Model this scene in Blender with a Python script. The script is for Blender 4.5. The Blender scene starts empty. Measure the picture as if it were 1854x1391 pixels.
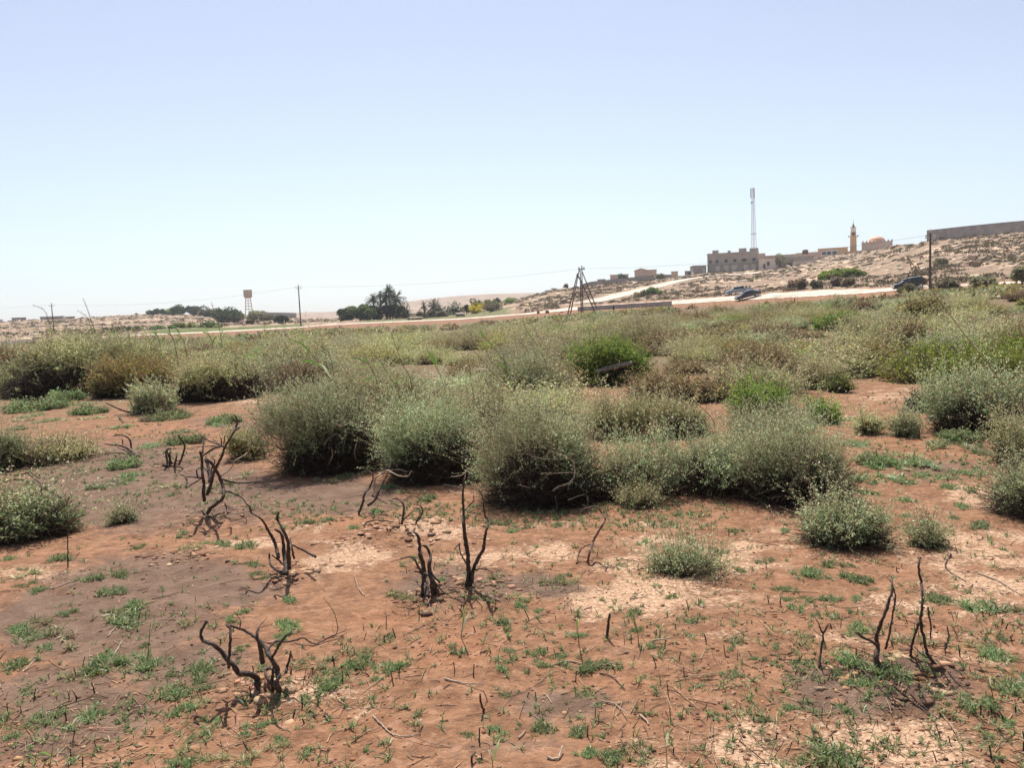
import bpy, math, random
import numpy as np
from mathutils import Vector, Matrix
random.seed(7)
RNG = np.random.default_rng(7)
S = bpy.context.scene
COL = S.collection

# ------------------------------------------------------------------ camera
F, CX, CY = 1442.0, 927.0, 695.5
EYE = 1.65
PITCH, ROLL = math.radians(5.37), math.radians(2.4)
fwd = np.array([0.0, math.cos(PITCH), -math.sin(PITCH)])
rg0 = np.array([1.0, 0, 0]); up0 = np.array([0, math.sin(PITCH), math.cos(PITCH)])
rg = rg0 * math.cos(ROLL) - up0 * math.sin(ROLL)
upv = up0 * math.cos(ROLL) + rg0 * math.sin(ROLL)
cam_d = bpy.data.cameras.new('camera'); cam = bpy.data.objects.new('camera', cam_d); COL.objects.link(cam)
cam_d.sensor_width = 36.0; cam_d.lens = 36.0 * F / 1854.0
cam_d.clip_start = 0.05; cam_d.clip_end = 30000
M = Matrix(((rg[0], upv[0], -fwd[0], 0), (rg[1], upv[1], -fwd[1], 0), (rg[2], upv[2], -fwd[2], EYE), (0, 0, 0, 1)))
cam.matrix_world = M
S.camera = cam
CAMP = np.array([0, 0, EYE])

def ray(x, y):
    x = np.asarray(x, float); y = np.asarray(y, float)
    d = ((x - CX) / F)[..., None] * rg + (-(y - CY) / F)[..., None] * upv + fwd
    return d / np.linalg.norm(d, axis=-1, keepdims=True)

def project(P):
    P = np.asarray(P, float) - CAMP
    w = P @ fwd
    return CX + F * (P @ rg) / w, CY - F * (P @ upv) / w

def az_el(x, y):
    d = ray(x, y)
    h = np.hypot(d[..., 0], d[..., 1])
    return np.arctan2(d[..., 0], d[..., 1]), d[..., 2] / h      # azimuth, slope

# ------------------------------------------------------------------ noise
def _hash(ix, iy, seed):
    h = (ix.astype(np.int64) * 374761393 + iy.astype(np.int64) * 668265263 + seed * 1442695041) & 0x7fffffff
    h = ((h ^ (h >> 13)) * 1274126177) & 0x7fffffff
    return ((h ^ (h >> 16)) & 0xffff) / 65535.0
def vnoise(x, y, seed=0):
    ix = np.floor(x); iy = np.floor(y); fx = x - ix; fy = y - iy
    fx = fx * fx * (3 - 2 * fx); fy = fy * fy * (3 - 2 * fy)
    a = _hash(ix, iy, seed); b = _hash(ix + 1, iy, seed); c = _hash(ix, iy + 1, seed); d = _hash(ix + 1, iy + 1, seed)
    return (a + (b - a) * fx) * (1 - fy) + (c + (d - c) * fx) * fy
def fbm(x, y, seed=0, octv=4):
    v = 0; a = 0.5; t = 0
    for k in range(octv):
        v = v + a * vnoise(x * 2 ** k + 17.3 * k, y * 2 ** k - 9.1 * k, seed + k); t += a; a *= 0.5
    return v / t

# ------------------------------------------------------------------ terrain: survey points (column, road near/far edge, mid slope, crest, far ridge)
T = [ # x   rn   y_foot yn    yf    dmid ymid dcr ycr  yfar
 (-500,113, 655, 645, 641, 240, 628, 450, 604, 606),
 (0,   122, 630, 622, 619.4, 240, 606, 450, 583, 590),
 (140, 125, 622, 615, 612.4, 240, 600, 450, 576.5, 582),
 (260, 128, 615, 608.5,606,250,596, 450, 569.5, 576),
 (370, 138, 610, 604, 601.4, 260, 592, 450, 570, 573),
 (480, 150, 604, 598, 595.6,280,587, 480, 573, 569),
 (545, 165, 600, 594, 591.8, 290, 585, 480, 578, 566),
 (600, 172, 597, 589.5,587.3,300,582, 480, 579, 564.5),
 (700, 176, 592, 585, 582.8, 300, 577.5,480, 573, 553),
 (760, 177, 589, 582.5,580.2,300,573.5,480,569, 542),
 (830, 178, 586, 579.5,577, 300, 567, 450, 562, 536),
 (890, 177, 582, 575, 572.4,280, 558, 400, 551, 533.5),
 (950, 175, 578, 570.5,567.8,260,548, 330, 540, 532),
 (1000,172, 574.5,566,561.5,240, 538, 295, 525, 531),
 (1050,168, 571, 562, 554.5,235, 533, 290, 520.5, 530),
 (1200,160, 561, 554, 545, 230, 521, 295, 505, 520),
 (1280,154, 556, 549, 540, 230, 510, 322, 495, 512),
 (1400,140, 548.5,542.5,531,230, 505, 330, 487.5, 505),
 (1500,132, 543, 537, 525, 240, 491, 400, 465, 500),
 (1560,127, 540, 533.5,523.5,240,481, 400, 455.5, 500),
 (1620,122, 536, 528, 521.5,200,479, 290, 447, 500),
 (1680,118, 531, 523, 518, 180, 478, 250, 437.5, 500),
 (1854,108, 520, 514, 509, 165, 469, 230, 421, 490),
 (2400,98,  500, 490, 485, 150, 440, 215, 380, 470)]
T = np.array(T, float)
def _row(ycol, d):
    a, s = az_el(T[:, 0], ycol); return a, d, EYE + d * s
rows = []
aR = az_el(T[:, 0], T[:, 3])[0]
z2 = _row(T[:, 2], T[:, 1] - 9)[2]
def const(r, z): rows.append((aR, np.full(len(T), r), z))
const(0.0, z2 * 0); const(24.0, z2 * 0); const(65.0, z2 * 0.55)
rows.append((aR, T[:, 1] - 9, z2))
rows.append(_row(T[:, 3], T[:, 1])); rows.append(_row(T[:, 4], T[:, 1] + 7))
rows.append(_row(T[:, 6], T[:, 5])); rows.append(_row(T[:, 8], T[:, 7]))
zc = rows[-1][2]
rows.append((aR, T[:, 7] * 1.5, zc * 0.98 + 0.3))
zf = _row(T[:, 9], np.full(len(T), 1500.0))[2]
rows.append((aR, np.full(len(T), 950.0), np.minimum(zc, zf) - 4))
rows.append(_row(T[:, 9], np.full(len(T), 1500.0)))
rows.append((aR, np.full(len(T), 2600.0), zf * 0.7 - 6)); rows.append((aR, np.full(len(T), 3200.0), zf * .4 - 10))

# small mounds: px x, px y, radius m, height m
MOUNDS_PX = [(430, 935, .45, .05), (470, 735, .7, .10), (330, 1015, .22, .035), (520, 1045, .2, .03), (860, 1065, .2, .03), (790, 1085, .22, .035),
             (1600, 1225, .3, .03), (1660, 1230, .25, .03), (770, 965, .5, .05), (690, 975, .4, .04), (480, 1255, .18, .02), (312, 845, .3, .04)]
MOUNDS = []
TRACK = []
TRACK_PX = [(1062, 549), (1103, 540), (1155, 527), (1202, 516), (1242, 506.5), (1290, 500.5), (1345, 496.5), (1385, 492.5)]
def gz(x, y, detail=True):
    x = np.asarray(x, float); y = np.asarray(y, float)
    az = np.arctan2(x, y); r = np.hypot(x, y)
    rk = [np.interp(az, a, d) for a, d, z in rows]; zk = [np.interp(az, a, z) for a, d, z in rows]
    z = zk[-1].copy() if hasattr(zk[-1], 'copy') else zk[-1]
    z = np.array(z, float)
    for k in range(len(rows) - 1):
        m = (r >= rk[k]) & (r < rk[k + 1])
        t = np.clip((r - rk[k]) / np.maximum(rk[k + 1] - rk[k], 1e-6), 0, 1)
        if k in (1, 2, 8, 9, 10): t = t * t * (3 - 2 * t)
        z = np.where(m, zk[k] + (zk[k + 1] - zk[k]) * t, z)
    if detail:
        near = np.clip((rk[3] - 6 - r) / 10, 0, 1)
        lo = np.clip((r - 2) / 10, 0.15, 1)
        z = z + near * (0.10 * lo * (fbm(x * .45, y * .45, 3, 3) - .5) + 0.045 * (fbm(x * 2.2, y * 2.2, 5, 4) - .5)
                        + np.clip((30 - r) / 20, 0, 1) * 0.016 * (fbm(x * 11, y * 11, 9, 3) - .5))
        hill = np.clip((r - rk[5] - 2) / 12, 0, 1) * np.clip((900 - r) / 300, 0, 1)
        if len(TRACK):
            dm = np.full(np.shape(r), 1e9)
            for t0, t1 in zip(TRACK[:-1], TRACK[1:]):
                e = t1 - t0; u = np.clip(((x - t0[0]) * e[0] + (y - t0[1]) * e[1]) / (e @ e), 0, 1); dm = np.minimum(dm, np.hypot(x - t0[0] - u * e[0], y - t0[1] - u * e[1]))
            hill = hill * np.clip(dm / 5 - 1.1, 0, 1)
        z = z + hill * (1.1 * (fbm(x * .12, y * .12, 21, 3) - .5) + 0.9 * (fbm(x * .5, y * .5, 23, 4) - .5))
        far = np.clip((r - 950) / 200, 0, 1)
        z = z + far * 5 * (fbm(x * .006, y * .006, 31, 4) - .5)
        for mx, my, mr, mh in MOUNDS:
            d2 = ((x - mx) ** 2 + (y - my) ** 2) / (mr * mr)
            m = d2 < 6
            if np.any(m):
                z = z + np.where(m, mh * np.exp(-d2) * (0.3 + 1.4 * fbm(x * 9, y * 9, 41, 3)), 0)
    return z
_RS = np.geomspace(1.2, 2500, 2600)
def hit(x, y):
    """ground point seen at a survey direction"""
    d = ray(float(x), float(y)); h = math.hypot(d[0], d[1])
    ux, uy, s = d[0] / h, d[1] / h, d[2] / h
    g = gz(_RS * ux, _RS * uy); zr = EYE + _RS * s
    b = np.nonzero(zr <= g)[0]
    i = b[0] if len(b) else len(_RS) - 1
    r = _RS[i]
    if i > 0:
        a0 = zr[i - 1] - g[i - 1]; a1 = zr[i] - g[i]
        if a0 - a1 > 1e-9: r = _RS[i - 1] + (_RS[i] - _RS[i - 1]) * a0 / (a0 - a1)
    return np.array([r * ux, r * uy, float(gz(r * ux, r * uy))])
def at_dist(x, y, dist):
    d = ray(float(x), float(y)); h = math.hypot(d[0], d[1]); return CAMP + d * dist / h
TRACK = [hit(*p)[:2] for p in TRACK_PX]
for _ in range(3): TRACK = [hit(*p)[:2] for p in TRACK_PX]
for a, b, c, d in MOUNDS_PX:
    p = hit(a, b); MOUNDS.append((p[0], p[1], c, d))

# ------------------------------------------------------------------ object helpers
def tag(o, label=None, cat=None, group=None, kind=None):
    if label: o['label'] = label
    if cat: o['category'] = cat
    if group: o['group'] = group
    if kind: o['kind'] = kind
    return o
def empty(name, loc, rz=0.0):
    o = bpy.data.objects.new(name, None); COL.objects.link(o); o.location = tuple(float(v) for v in loc); o.rotation_euler = (0, 0, rz)
    o.empty_display_size = 0.2
    return o
def mesh_np(name, V, faces, col=None, mat=None, smooth=False):
    """faces: list of index arrays (n,k)"""
    me = bpy.data.meshes.new(name)
    V = np.ascontiguousarray(V, np.float32)
    me.vertices.add(len(V)); me.vertices.foreach_set('co', V.ravel())
    faces = [np.asarray(f, np.int32) for f in faces if len(f)]
    li = np.concatenate([f.ravel() for f in faces]); tot = np.concatenate([np.full(len(f), f.shape[1], np.int32) for f in faces])
    st = np.concatenate([[0], np.cumsum(tot)[:-1]]).astype(np.int32)
    me.loops.add(len(li)); me.loops.foreach_set('vertex_index', li)
    me.polygons.add(len(tot)); me.polygons.foreach_set('loop_start', st)
    try: me.polygons.foreach_set('loop_total', tot)
    except Exception: pass
    if smooth: me.polygons.foreach_set('use_smooth', np.ones(len(tot), bool))
    if col is not None:
        at = me.attributes.new('tint', 'FLOAT_COLOR', 'POINT')
        c = np.ones((len(V), 4), np.float32); c[:, :3] = col; at.data.foreach_set('color', c.ravel())
    me.update(calc_edges=True); me.validate()
    if mat: me.materials.append(mat)
    return me
def link(name, me, parent=None, loc=None, rz=None, scale=None):
    o = bpy.data.objects.new(name, me); COL.objects.link(o)
    if parent: o.parent = parent
    if loc is not None: o.location = tuple(float(v) for v in loc)
    if rz is not None: o.rotation_euler = (0, 0, float(rz))
    if scale is not None: o.scale = scale if hasattr(scale, '__len__') else (scale,) * 3
    return o
class MB:
    """collects boxes, prisms and tubes into one mesh"""
    def __init__(s): s.V = []; s.F = []; s.n = 0
    def add(s, V, F):
        V = [tuple(map(float, v)) for v in V]; s.V += V; s.F += [tuple(i + s.n for i in f) for f in F]; s.n += len(V)
    def box(s, x0, x1, y0, y1, z0, z1):
        s.add([(x0, y0, z0), (x1, y0, z0), (x1, y1, z0), (x0, y1, z0), (x0, y0, z1), (x1, y0, z1), (x1, y1, z1), (x0, y1, z1)],
              [(0, 3, 2, 1), (4, 5, 6, 7), (0, 1, 5, 4), (1, 2, 6, 5), (2, 3, 7, 6), (3, 0, 4, 7)])
        return s
    def prism(s, poly, axis, a, b):
        """poly of 2-D points extruded along axis from a to b"""
        def P(p, t): return {'x': (t, p[0], p[1]), 'y': (p[0], t, p[1]), 'z': (p[0], p[1], t)}[axis]
        n = len(poly)
        s.add([P(p, a) for p in poly] + [P(p, b) for p in poly],
              [tuple(range(n))[::-1], tuple(range(n, 2 * n))] + [(i, (i + 1) % n, n + (i + 1) % n, n + i) for i in range(n)])
        return s
    def tube(s, pts, rad, n=6):
        V, Fq, caps = tube_np(np.array(pts, float), np.broadcast_to(np.array(rad, float), (len(pts),)), n)
        s.add(V, [tuple(f) for f in Fq] + [tuple(c) for c in caps]); return s
    def lathe(s, prof, n=12, cx=0, cy=0):
        V = []; Fc = []
        for r, z in prof:
            for k in range(n):
                a = 2 * math.pi * k / n; V.append((cx + r * math.cos(a), cy + r * math.sin(a), z))
        for i in range(len(prof) - 1):
            for k in range(n): Fc.append((i * n + k, i * n + (k + 1) % n, (i + 1) * n + (k + 1) % n, (i + 1) * n + k))
        Fc.append(tuple(range(n))[::-1]); Fc.append(tuple((len(prof) - 1) * n + k for k in range(n)))
        s.add(V, Fc); return s
    def build(s, name, mat, parent=None, loc=None, rz=None, smooth=False):
        me = bpy.data.meshes.new(name); me.from_pydata(s.V, [], s.F); me.update()
        if smooth: me.polygons.foreach_set('use_smooth', np.ones(len(me.polygons), bool))
        me.materials.append(mat)
        return link(name, me, parent, loc, rz)
def tube_np(P, R, n=6):
    """one tube along P with radii R"""
    K = len(P); T_ = np.gradient(P, axis=0); T_ /= np.linalg.norm(T_, axis=1, keepdims=True) + 1e-9
    ref = np.array([0.31, 0.77, 0.55]); A = np.cross(T_, ref); A /= np.linalg.norm(A, axis=1, keepdims=True) + 1e-9; B = np.cross(T_, A)
    an = np.arange(n) * 2 * math.pi / n
    V = P[:, None, :] + R[:, None, None] * (np.cos(an)[None, :, None] * A[:, None, :] + np.sin(an)[None, :, None] * B[:, None, :])
    idx = np.arange(K * n).reshape(K, n)
    a = idx[:-1]; b = idx[1:]
    Fq = np.stack([a, np.roll(a, -1, 1), np.roll(b, -1, 1), b], -1).reshape(-1, 4)
    return V.reshape(-1, 3), Fq, [idx[0][::-1], idx[-1]]
def tubes_np(P, R, n=3):
    """many tubes: P (m,K,3), R (m,K)"""
    m, K, _ = P.shape
    T_ = np.gradient(P, axis=1); T_ /= np.linalg.norm(T_, axis=2, keepdims=True) + 1e-9
    ref = np.array([0.31, 0.77, 0.55]); A = np.cross(T_, ref); A /= np.linalg.norm(A, axis=2, keepdims=True) + 1e-9; B = np.cross(T_, A)
    an = np.arange(n) * 2 * math.pi / n
    V = P[:, :, None, :] + R[:, :, None, None] * (np.cos(an)[None, None, :, None] * A[:, :, None, :] + np.sin(an)[None, None, :, None] * B[:, :, None, :])
    idx = np.arange(m * K * n).reshape(m, K, n); a = idx[:, :-1]; b = idx[:, 1:]
    Fq = np.stack([a, np.roll(a, -1, 2), np.roll(b, -1, 2), b], -1).reshape(-1, 4)
    return V.reshape(-1, 3), Fq
def leaves_np(P, D, L, W, rng):
    """diamond leaf faces at P along D"""
    n = len(P); D = D / (np.linalg.norm(D, axis=1, keepdims=True) + 1e-9)
    q = rng.normal(0, .6, size=(n, 3)) + np.array([0, 0, .85]); A = np.cross(q, D); A /= np.linalg.norm(A, axis=1, keepdims=True) + 1e-9
    L = np.broadcast_to(L, (n,))[:, None]; W = np.broadcast_to(W, (n,))[:, None]
    V = np.stack([P, P + D * L * .5 + A * W * .5, P + D * L, P + D * L * .5 - A * W * .5], 1)
    return V.reshape(-1, 3), np.arange(n * 4).reshape(n, 4)
def cat_parts(parts):
    """[(V,F,C)] -> merged"""
    Vs = []; Fs = {}; Cs = []; n = 0
    for V, Fc, C in parts:
        Vs.append(V); Cs.append(np.broadcast_to(C, (len(V), 3))); Fs.setdefault(Fc.shape[1], []).append(Fc + n); n += len(V)
    return np.concatenate(Vs), [np.concatenate(v) for v in Fs.values()], np.concatenate(Cs)
def resample(P, step):
    """Catmull-Rom through P"""
    P = np.array(P, float)
    if len(P) == 2: P = np.array([P[0], (P[0] + P[1]) / 2, P[1]])
    E = np.vstack([2 * P[0] - P[1], P, 2 * P[-1] - P[-2]]); out = []
    for i in range(len(P) - 1):
        p0, p1, p2, p3 = E[i:i + 4]; n = max(2, int(np.linalg.norm(p2[:3] - p1[:3]) / step))
        for t in np.arange(n) / n:
            out.append(.5 * (2 * p1 + (p2 - p0) * t + (2 * p0 - 5 * p1 + 4 * p2 - p3) * t * t + (3 * p1 - p0 - 3 * p2 + p3) * t ** 3))
    out.append(P[-1]); return np.array(out)
# ------------------------------------------------------------------ materials
class NT:
    def __init__(s, mat): s.t = mat.node_tree; s.t.nodes.clear()
    def n(s, typ, ins=None, **kw):
        nd = s.t.nodes.new(typ)
        for k, v in kw.items(): setattr(nd, k, v)
        for k, v in (ins or {}).items():
            sock = nd.inputs[k]
            if isinstance(v, bpy.types.NodeSocket): s.t.links.new(v, sock)
            elif hasattr(v, '__len__') and len(v) == 3 and sock.type == 'RGBA': sock.default_value = (*v, 1)
            else: sock.default_value = v
        return nd
    def math(s, op, a, b=0.0, clamp=False): return s.n('ShaderNodeMath', {0: a, 1: b}, operation=op, use_clamp=clamp).outputs[0]
    def mix(s, f, a, b): return s.n('ShaderNodeMix', {0: f, 6: a, 7: b}, data_type='RGBA').outputs[2]
    def mul(s, f, a, b): return s.n('ShaderNodeMix', {0: f, 6: a, 7: b}, data_type='RGBA', blend_type='MULTIPLY').outputs[2]
    def ramp(s, v, lo, hi): return s.n('ShaderNodeMapRange', {0: v, 1: lo, 2: hi}, interpolation_type='SMOOTHSTEP').outputs[0]
    def noise(s, vec, sc, det=4.0, rough=.55, dist=0.0): return s.n('ShaderNodeTexNoise', {'Vector': vec, 'Scale': sc, 'Detail': det, 'Roughness': rough, 'Distortion': dist}).outputs[0]
def newmat(name):
    m = bpy.data.materials.new(name); m.use_nodes = True; return m, NT(m)
def simple(name, col, rough=.8, var=.25, scale=3.0, metal=0.0, bump=0.0, coords='Object'):
    m, g = newmat(name)
    co = g.n('ShaderNodeTexCoord').outputs[coords]
    ns = g.noise(co, scale, 6); dark = tuple(c * (1 - var) for c in col); lite = tuple(min(1, c * (1 + var)) for c in col)
    c = g.mix(g.ramp(ns, .3, .7), dark, lite)
    b = g.n('ShaderNodeBsdfPrincipled', {'Base Color': c, 'Roughness': rough, 'Metallic': metal})
    if bump: g.t.links.new(g.n('ShaderNodeBump', {'Height': ns, 'Strength': bump, 'Distance': .02}).outputs[0], b.inputs['Normal'])
    g.t.links.new(b.outputs[0], g.n('ShaderNodeOutputMaterial').inputs[0]); return m
def leafmat(name, transl=.3, rough=.6, spec=.3, hv=.20):
    """leaf colour comes from the per-leaf tint, varied a little from plant to plant"""
    m, g = newmat(name)
    a = g.n('ShaderNodeAttribute', attribute_name='tint').outputs[0]
    rnd = g.n('ShaderNodeObjectInfo').outputs['Random']
    hs = g.n('ShaderNodeHueSaturation', {'Hue': g.math('ADD', g.math('MULTIPLY', rnd, .04), .48), 'Saturation': 1.0,
             'Value': g.math('ADD', g.math('MULTIPLY', rnd, 2 * hv), 1 - hv), 'Color': a}).outputs[0]
    p = g.n('ShaderNodeBsdfPrincipled', {'Base Color': hs, 'Roughness': rough, 'Specular IOR Level': spec})
    t = g.n('ShaderNodeBsdfTranslucent', {'Color': hs})
    mx = g.n('ShaderNodeMixShader', {0: transl, 1: p.outputs[0], 2: t.outputs[0]})
    g.t.links.new(mx.outputs[0], g.n('ShaderNodeOutputMaterial').inputs[0]); return m
def tintmat(name, rough=.85, bump=0.0, sc=40.0):
    m, g = newmat(name)
    a = g.n('ShaderNodeAttribute', attribute_name='tint').outputs[0]
    co = g.n('ShaderNodeTexCoord').outputs['Object']; ns = g.noise(co, sc, 5)
    c = g.mul(g.ramp(ns, .25, .75), a, (.55, .5, .45))
    p = g.n('ShaderNodeBsdfPrincipled', {'Base Color': c, 'Roughness': rough, 'Specular IOR Level': .2})
    if bump: g.t.links.new(g.n('ShaderNodeBump', {'Height': ns, 'Strength': bump, 'Distance': .01}).outputs[0], p.inputs['Normal'])
    g.t.links.new(p.outputs[0], g.n('ShaderNodeOutputMaterial').inputs[0]); return m
MLEAF = leafmat('leaf', .36); MGRASS = leafmat('grass_blade', .4, .5, .4); MTWIG = tintmat('twig'); MROCK = tintmat('rock', .9, .6, 1.5)
MCHAR = None
def charmat():
    m, g = newmat('charred_bark')
    co = g.n('ShaderNodeTexCoord').outputs['Object']
    n1 = g.noise(co, 35, 5, .6); n2 = g.noise(co, 9, 3); n3 = g.noise(co, 160, 3)
    c = g.mix(g.ramp(n1, .35, .7), (.026, .018, .014), (.095, .056, .040))
    c = g.mix(g.math('MULTIPLY', g.ramp(n2, .58, .74), .7), c, (.19, .095, .058))
    c = g.mix(g.math('MULTIPLY', g.ramp(n3, .55, .72), .5), c, (.17, .14, .12))
    p = g.n('ShaderNodeBsdfPrincipled', {'Base Color': c, 'Roughness': .75, 'Specular IOR Level': .35})
    g.t.links.new(g.n('ShaderNodeBump', {'Height': g.math('ADD', n1, n3), 'Strength': .9, 'Distance': .004}).outputs[0], p.inputs['Normal'])
    g.t.links.new(p.outputs[0], g.n('ShaderNodeOutputMaterial').inputs[0]); return m
MCHAR = charmat()
MDEAD = simple('dead_wood', (.33, .25, .18), .85, .35, 30)

# ---- ground
def groundmat():
    m, g = newmat('dry_soil')
    A = g.n('ShaderNodeAttribute', attribute_name='wear'); sA = g.n('ShaderNodeSeparateColor', {0: A.outputs[0]}).outputs
    B = g.n('ShaderNodeAttribute', attribute_name='cover'); sB = g.n('ShaderNodeSeparateColor', {0: B.outputs[0]}).outputs
    ash_m, pale_m, org_m = sA[0], sA[1], sA[2]; hill_m, green_m, veg_m = sB[0], sB[1], sB[2]
    P = g.n('ShaderNodeNewGeometry').outputs['Position']
    n1 = g.noise(P, .9, 5, .55); n2 = g.noise(P, 5.5, 7, .6); n3 = g.noise(P, 38, 5, .6); n4 = g.noise(P, 150, 3, .6); nb = g.noise(P, 2.6, 6, .65, .6)
    flake = g.n('ShaderNodeTexVoronoi', {'Vector': P, 'Scale': 22.0, 'Randomness': 1.0}, feature='DISTANCE_TO_EDGE').outputs[0]
    n5 = g.noise(P, 14, 6, .62)
    soil = g.mix(g.ramp(n2, .3, .7), (.212, .107, .059), (.334, .178, .102))
    soil = g.mix(g.math('MULTIPLY', g.ramp(n5, .52, .66), .6), soil, (.155, .085, .056)); soil = g.mix(g.math('MULTIPLY', g.ramp(n5, .47, .36), .5), soil, (.43, .25, .165))
    soil = g.mix(g.math('MULTIPLY', g.ramp(g.math('ADD', n1, g.math('MULTIPLY', org_m, .3)), .6, .85), .45), soil, (.37, .17, .088))
    soil = g.mul(g.math('MULTIPLY', g.ramp(n3, .35, .75), .55), soil, (.62, .58, .55))
    # dry pale crust, broken into flakes
    pf = g.math('ADD', g.math('MULTIPLY', pale_m, .52), g.math('MULTIPLY', g.math('SUBTRACT', nb, .5), 1.5))
    pf = g.math('ADD', pf, g.math('MULTIPLY', g.math('SUBTRACT', n3, .5), .6))
    pf = g.math('MULTIPLY', g.ramp(pf, .24, .44), .92)
    crust = g.mix(g.ramp(n3, .3, .7), (.43, .26, .16), (.60, .41, .275))
    crust = g.mul(g.math('SUBTRACT', 1.0, g.ramp(flake, .0, .035)), crust, (.82, .75, .70))
    soil = g.mix(pf, soil, crust)
    # ash from the fire
    af = g.ramp(g.math('ADD', ash_m, g.math('MULTIPLY', g.math('ADD', g.math('SUBTRACT', nb, .5), g.math('MULTIPLY', g.math('SUBTRACT', n5, .5), .7)), .9)), .24, .6)
    ash = g.mix(g.ramp(n2, .3, .7), (.125, .077, .054), (.20, .132, .096))
    ash = g.mix(g.math('MULTIPLY', g.ramp(n4, .58, .72), .5), ash, (.30, .23, .19))
    soil = g.mix(g.math('MULTIPLY', af, .92), soil, ash)
    # crumbs of charcoal and straw
    soil = g.mix(g.math('MULTIPLY', g.ramp(n4, .66, .74), .6), soil, (.05, .035, .03))
    st = g.noise(g.n('ShaderNodeMapping', {'Vector': P, 'Scale': (1, 4, 1), 'Rotation': (0, 0, .6)}).outputs[0], 45, 3, .6)
    soil = g.mix(g.math('MULTIPLY', g.ramp(st, .66, .74), .75), soil, (.55, .40, .27))
    # littered ground between the bushes
    lit = g.mix(g.ramp(n2, .3, .7), (.13, .095, .055), (.23, .155, .095)); lit = g.mix(g.ramp(n3, .5, .75), lit, (.16, .15, .085))
    soil = g.mix(g.math('MULTIPLY', veg_m, g.ramp(g.math('ADD', n1, g.math('MULTIPLY', veg_m, .3)), .35, .7)), soil, lit)
    # stony hillside
    h1 = g.noise(P, .33, 8, .62, .4); h2 = g.noise(P, .06, 4, .55); h3 = g.noise(P, 1.4, 5, .6)
    rock = g.mix(g.ramp(h3, .3, .7), (.45, .315, .215), (.63, .47, .34))
    brn = g.mix(g.ramp(h3, .3, .7), (.19, .135, .095), (.34, .24, .165))
    hl = g.mix(g.ramp(g.math('ADD', h1, g.math('MULTIPLY', g.math('SUBTRACT', h2, .5), .8)), .53, .68), brn, rock)
    hl = g.mix(g.math('MULTIPLY', g.ramp(g.noise(P, .12, 5, .6), .56, .68), .75), hl, (.17, .145, .085))
    c = g.mix(hill_m, soil, hl)
    grn = g.mix(g.ramp(g.noise(P, .5, 5), .35, .65), (.10, .12, .045), (.15, .16, .065))
    c = g.mix(green_m, c, grn)
    bs = g.n('ShaderNodeBsdfPrincipled', {'Base Color': c, 'Roughness': .95, 'Specular IOR Level': .1})
    hgt = g.math('ADD', g.math('ADD', g.math('MULTIPLY', n2, .5), g.math('MULTIPLY', n5, .3)), g.math('ADD', g.math('MULTIPLY', n3, .3), g.math('MULTIPLY', n4, .09)))
    hgt = g.math('ADD', hgt, g.math('MULTIPLY', pf, g.math('MULTIPLY', g.ramp(flake, 0, .06), .10)))
    g.t.links.new(g.n('ShaderNodeBump', {'Height': hgt, 'Strength': .9, 'Distance': .06}).outputs[0], bs.inputs['Normal'])
    g.t.links.new(bs.outputs[0], g.n('ShaderNodeOutputMaterial').inputs[0]); return m

ASH_PX = [  # ellipse px: x, y, rx, ry, weight
 (230, 880, 230, 90, 1), (420, 900, 140, 60, 1), (600, 900, 150, 40, 1), (300, 1060, 260, 60, .9), (180, 1130, 260, 80, 1), (130, 1280, 200, 90, .8), (330, 1210, 170, 70, .8),
 (830, 1060, 150, 40, .8), (980, 1060, 90, 25, .9), (1600, 1250, 190, 55, 1), (1480, 1230, 90, 40, .7), (1000, 1270, 170, 40, .6), (1700, 850, 120, 25, .6), (60, 1350, 150, 50, .7),
 (420, 770, 100, 18, .6), (1120, 1180, 80, 25, .4), (880, 1350, 250, 40, .4)]
PALE_PX = [(1500, 1150, 420, 30, .6), (1350, 985, 330, 30, .8), (1120, 1025, 130, 22, .9), (1700, 1090, 240, 40, .7), (1480, 1385, 420, 50, .9), (1240, 1385, 160, 60, .8), (1780, 900, 120, 60, .7), (640, 1240, 60, 60, .6), (100, 1040, 150, 18, 1), (440, 985, 110, 14, 1), (560, 960, 90, 20, .5), (640, 1010, 130, 40, .9), (780, 970, 110, 30, 1), (960, 1000, 200, 35, .8), (1170, 1080, 230, 60, 1), (1250, 1010, 250, 40, .8),
 (1800, 1060, 160, 70, 1), (1750, 980, 160, 40, .8), (1300, 1340, 220, 60, 1), (1640, 1350, 260, 60, 1), (560, 1260, 90, 40, .9), (1560, 980, 120, 20, .9), (1650, 720, 140, 25, .7), (450, 730, 60, 10, 1),
 (1480, 760, 130, 20, .5), (1740, 1190, 90, 25, .8), (1620, 1150, 70, 15, .7), (1100, 950, 150, 15, .7), (1480, 905, 300, 60, .3), (850, 880, 500, 30, .3), (1750, 1360, 200, 50, .8), (500, 1170, 100, 12, .5)]
ORG_PX = [(340, 1010, 100, 25, 1), (120, 950, 120, 25, .9), (800, 1190, 160, 60, 1), (620, 1310, 150, 60, .6), (30, 1200, 80, 60, .9), (720, 1130, 120, 30, .8), (640, 945, 120, 20, .6), (1180, 1230, 200, 40, .6), (250, 780, 220, 25, .6), (1100, 960, 150, 20, .6), (1650, 790, 120, 20, .6)]
def px_mask(px, py, lst):
    v = np.zeros_like(px)
    for x, y, rx, ry, w in lst:
        v = np.maximum(v, w * np.exp(-(((px - x) / rx) ** 2 + ((py - y) / ry) ** 2) * 1.1))
    return v
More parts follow.
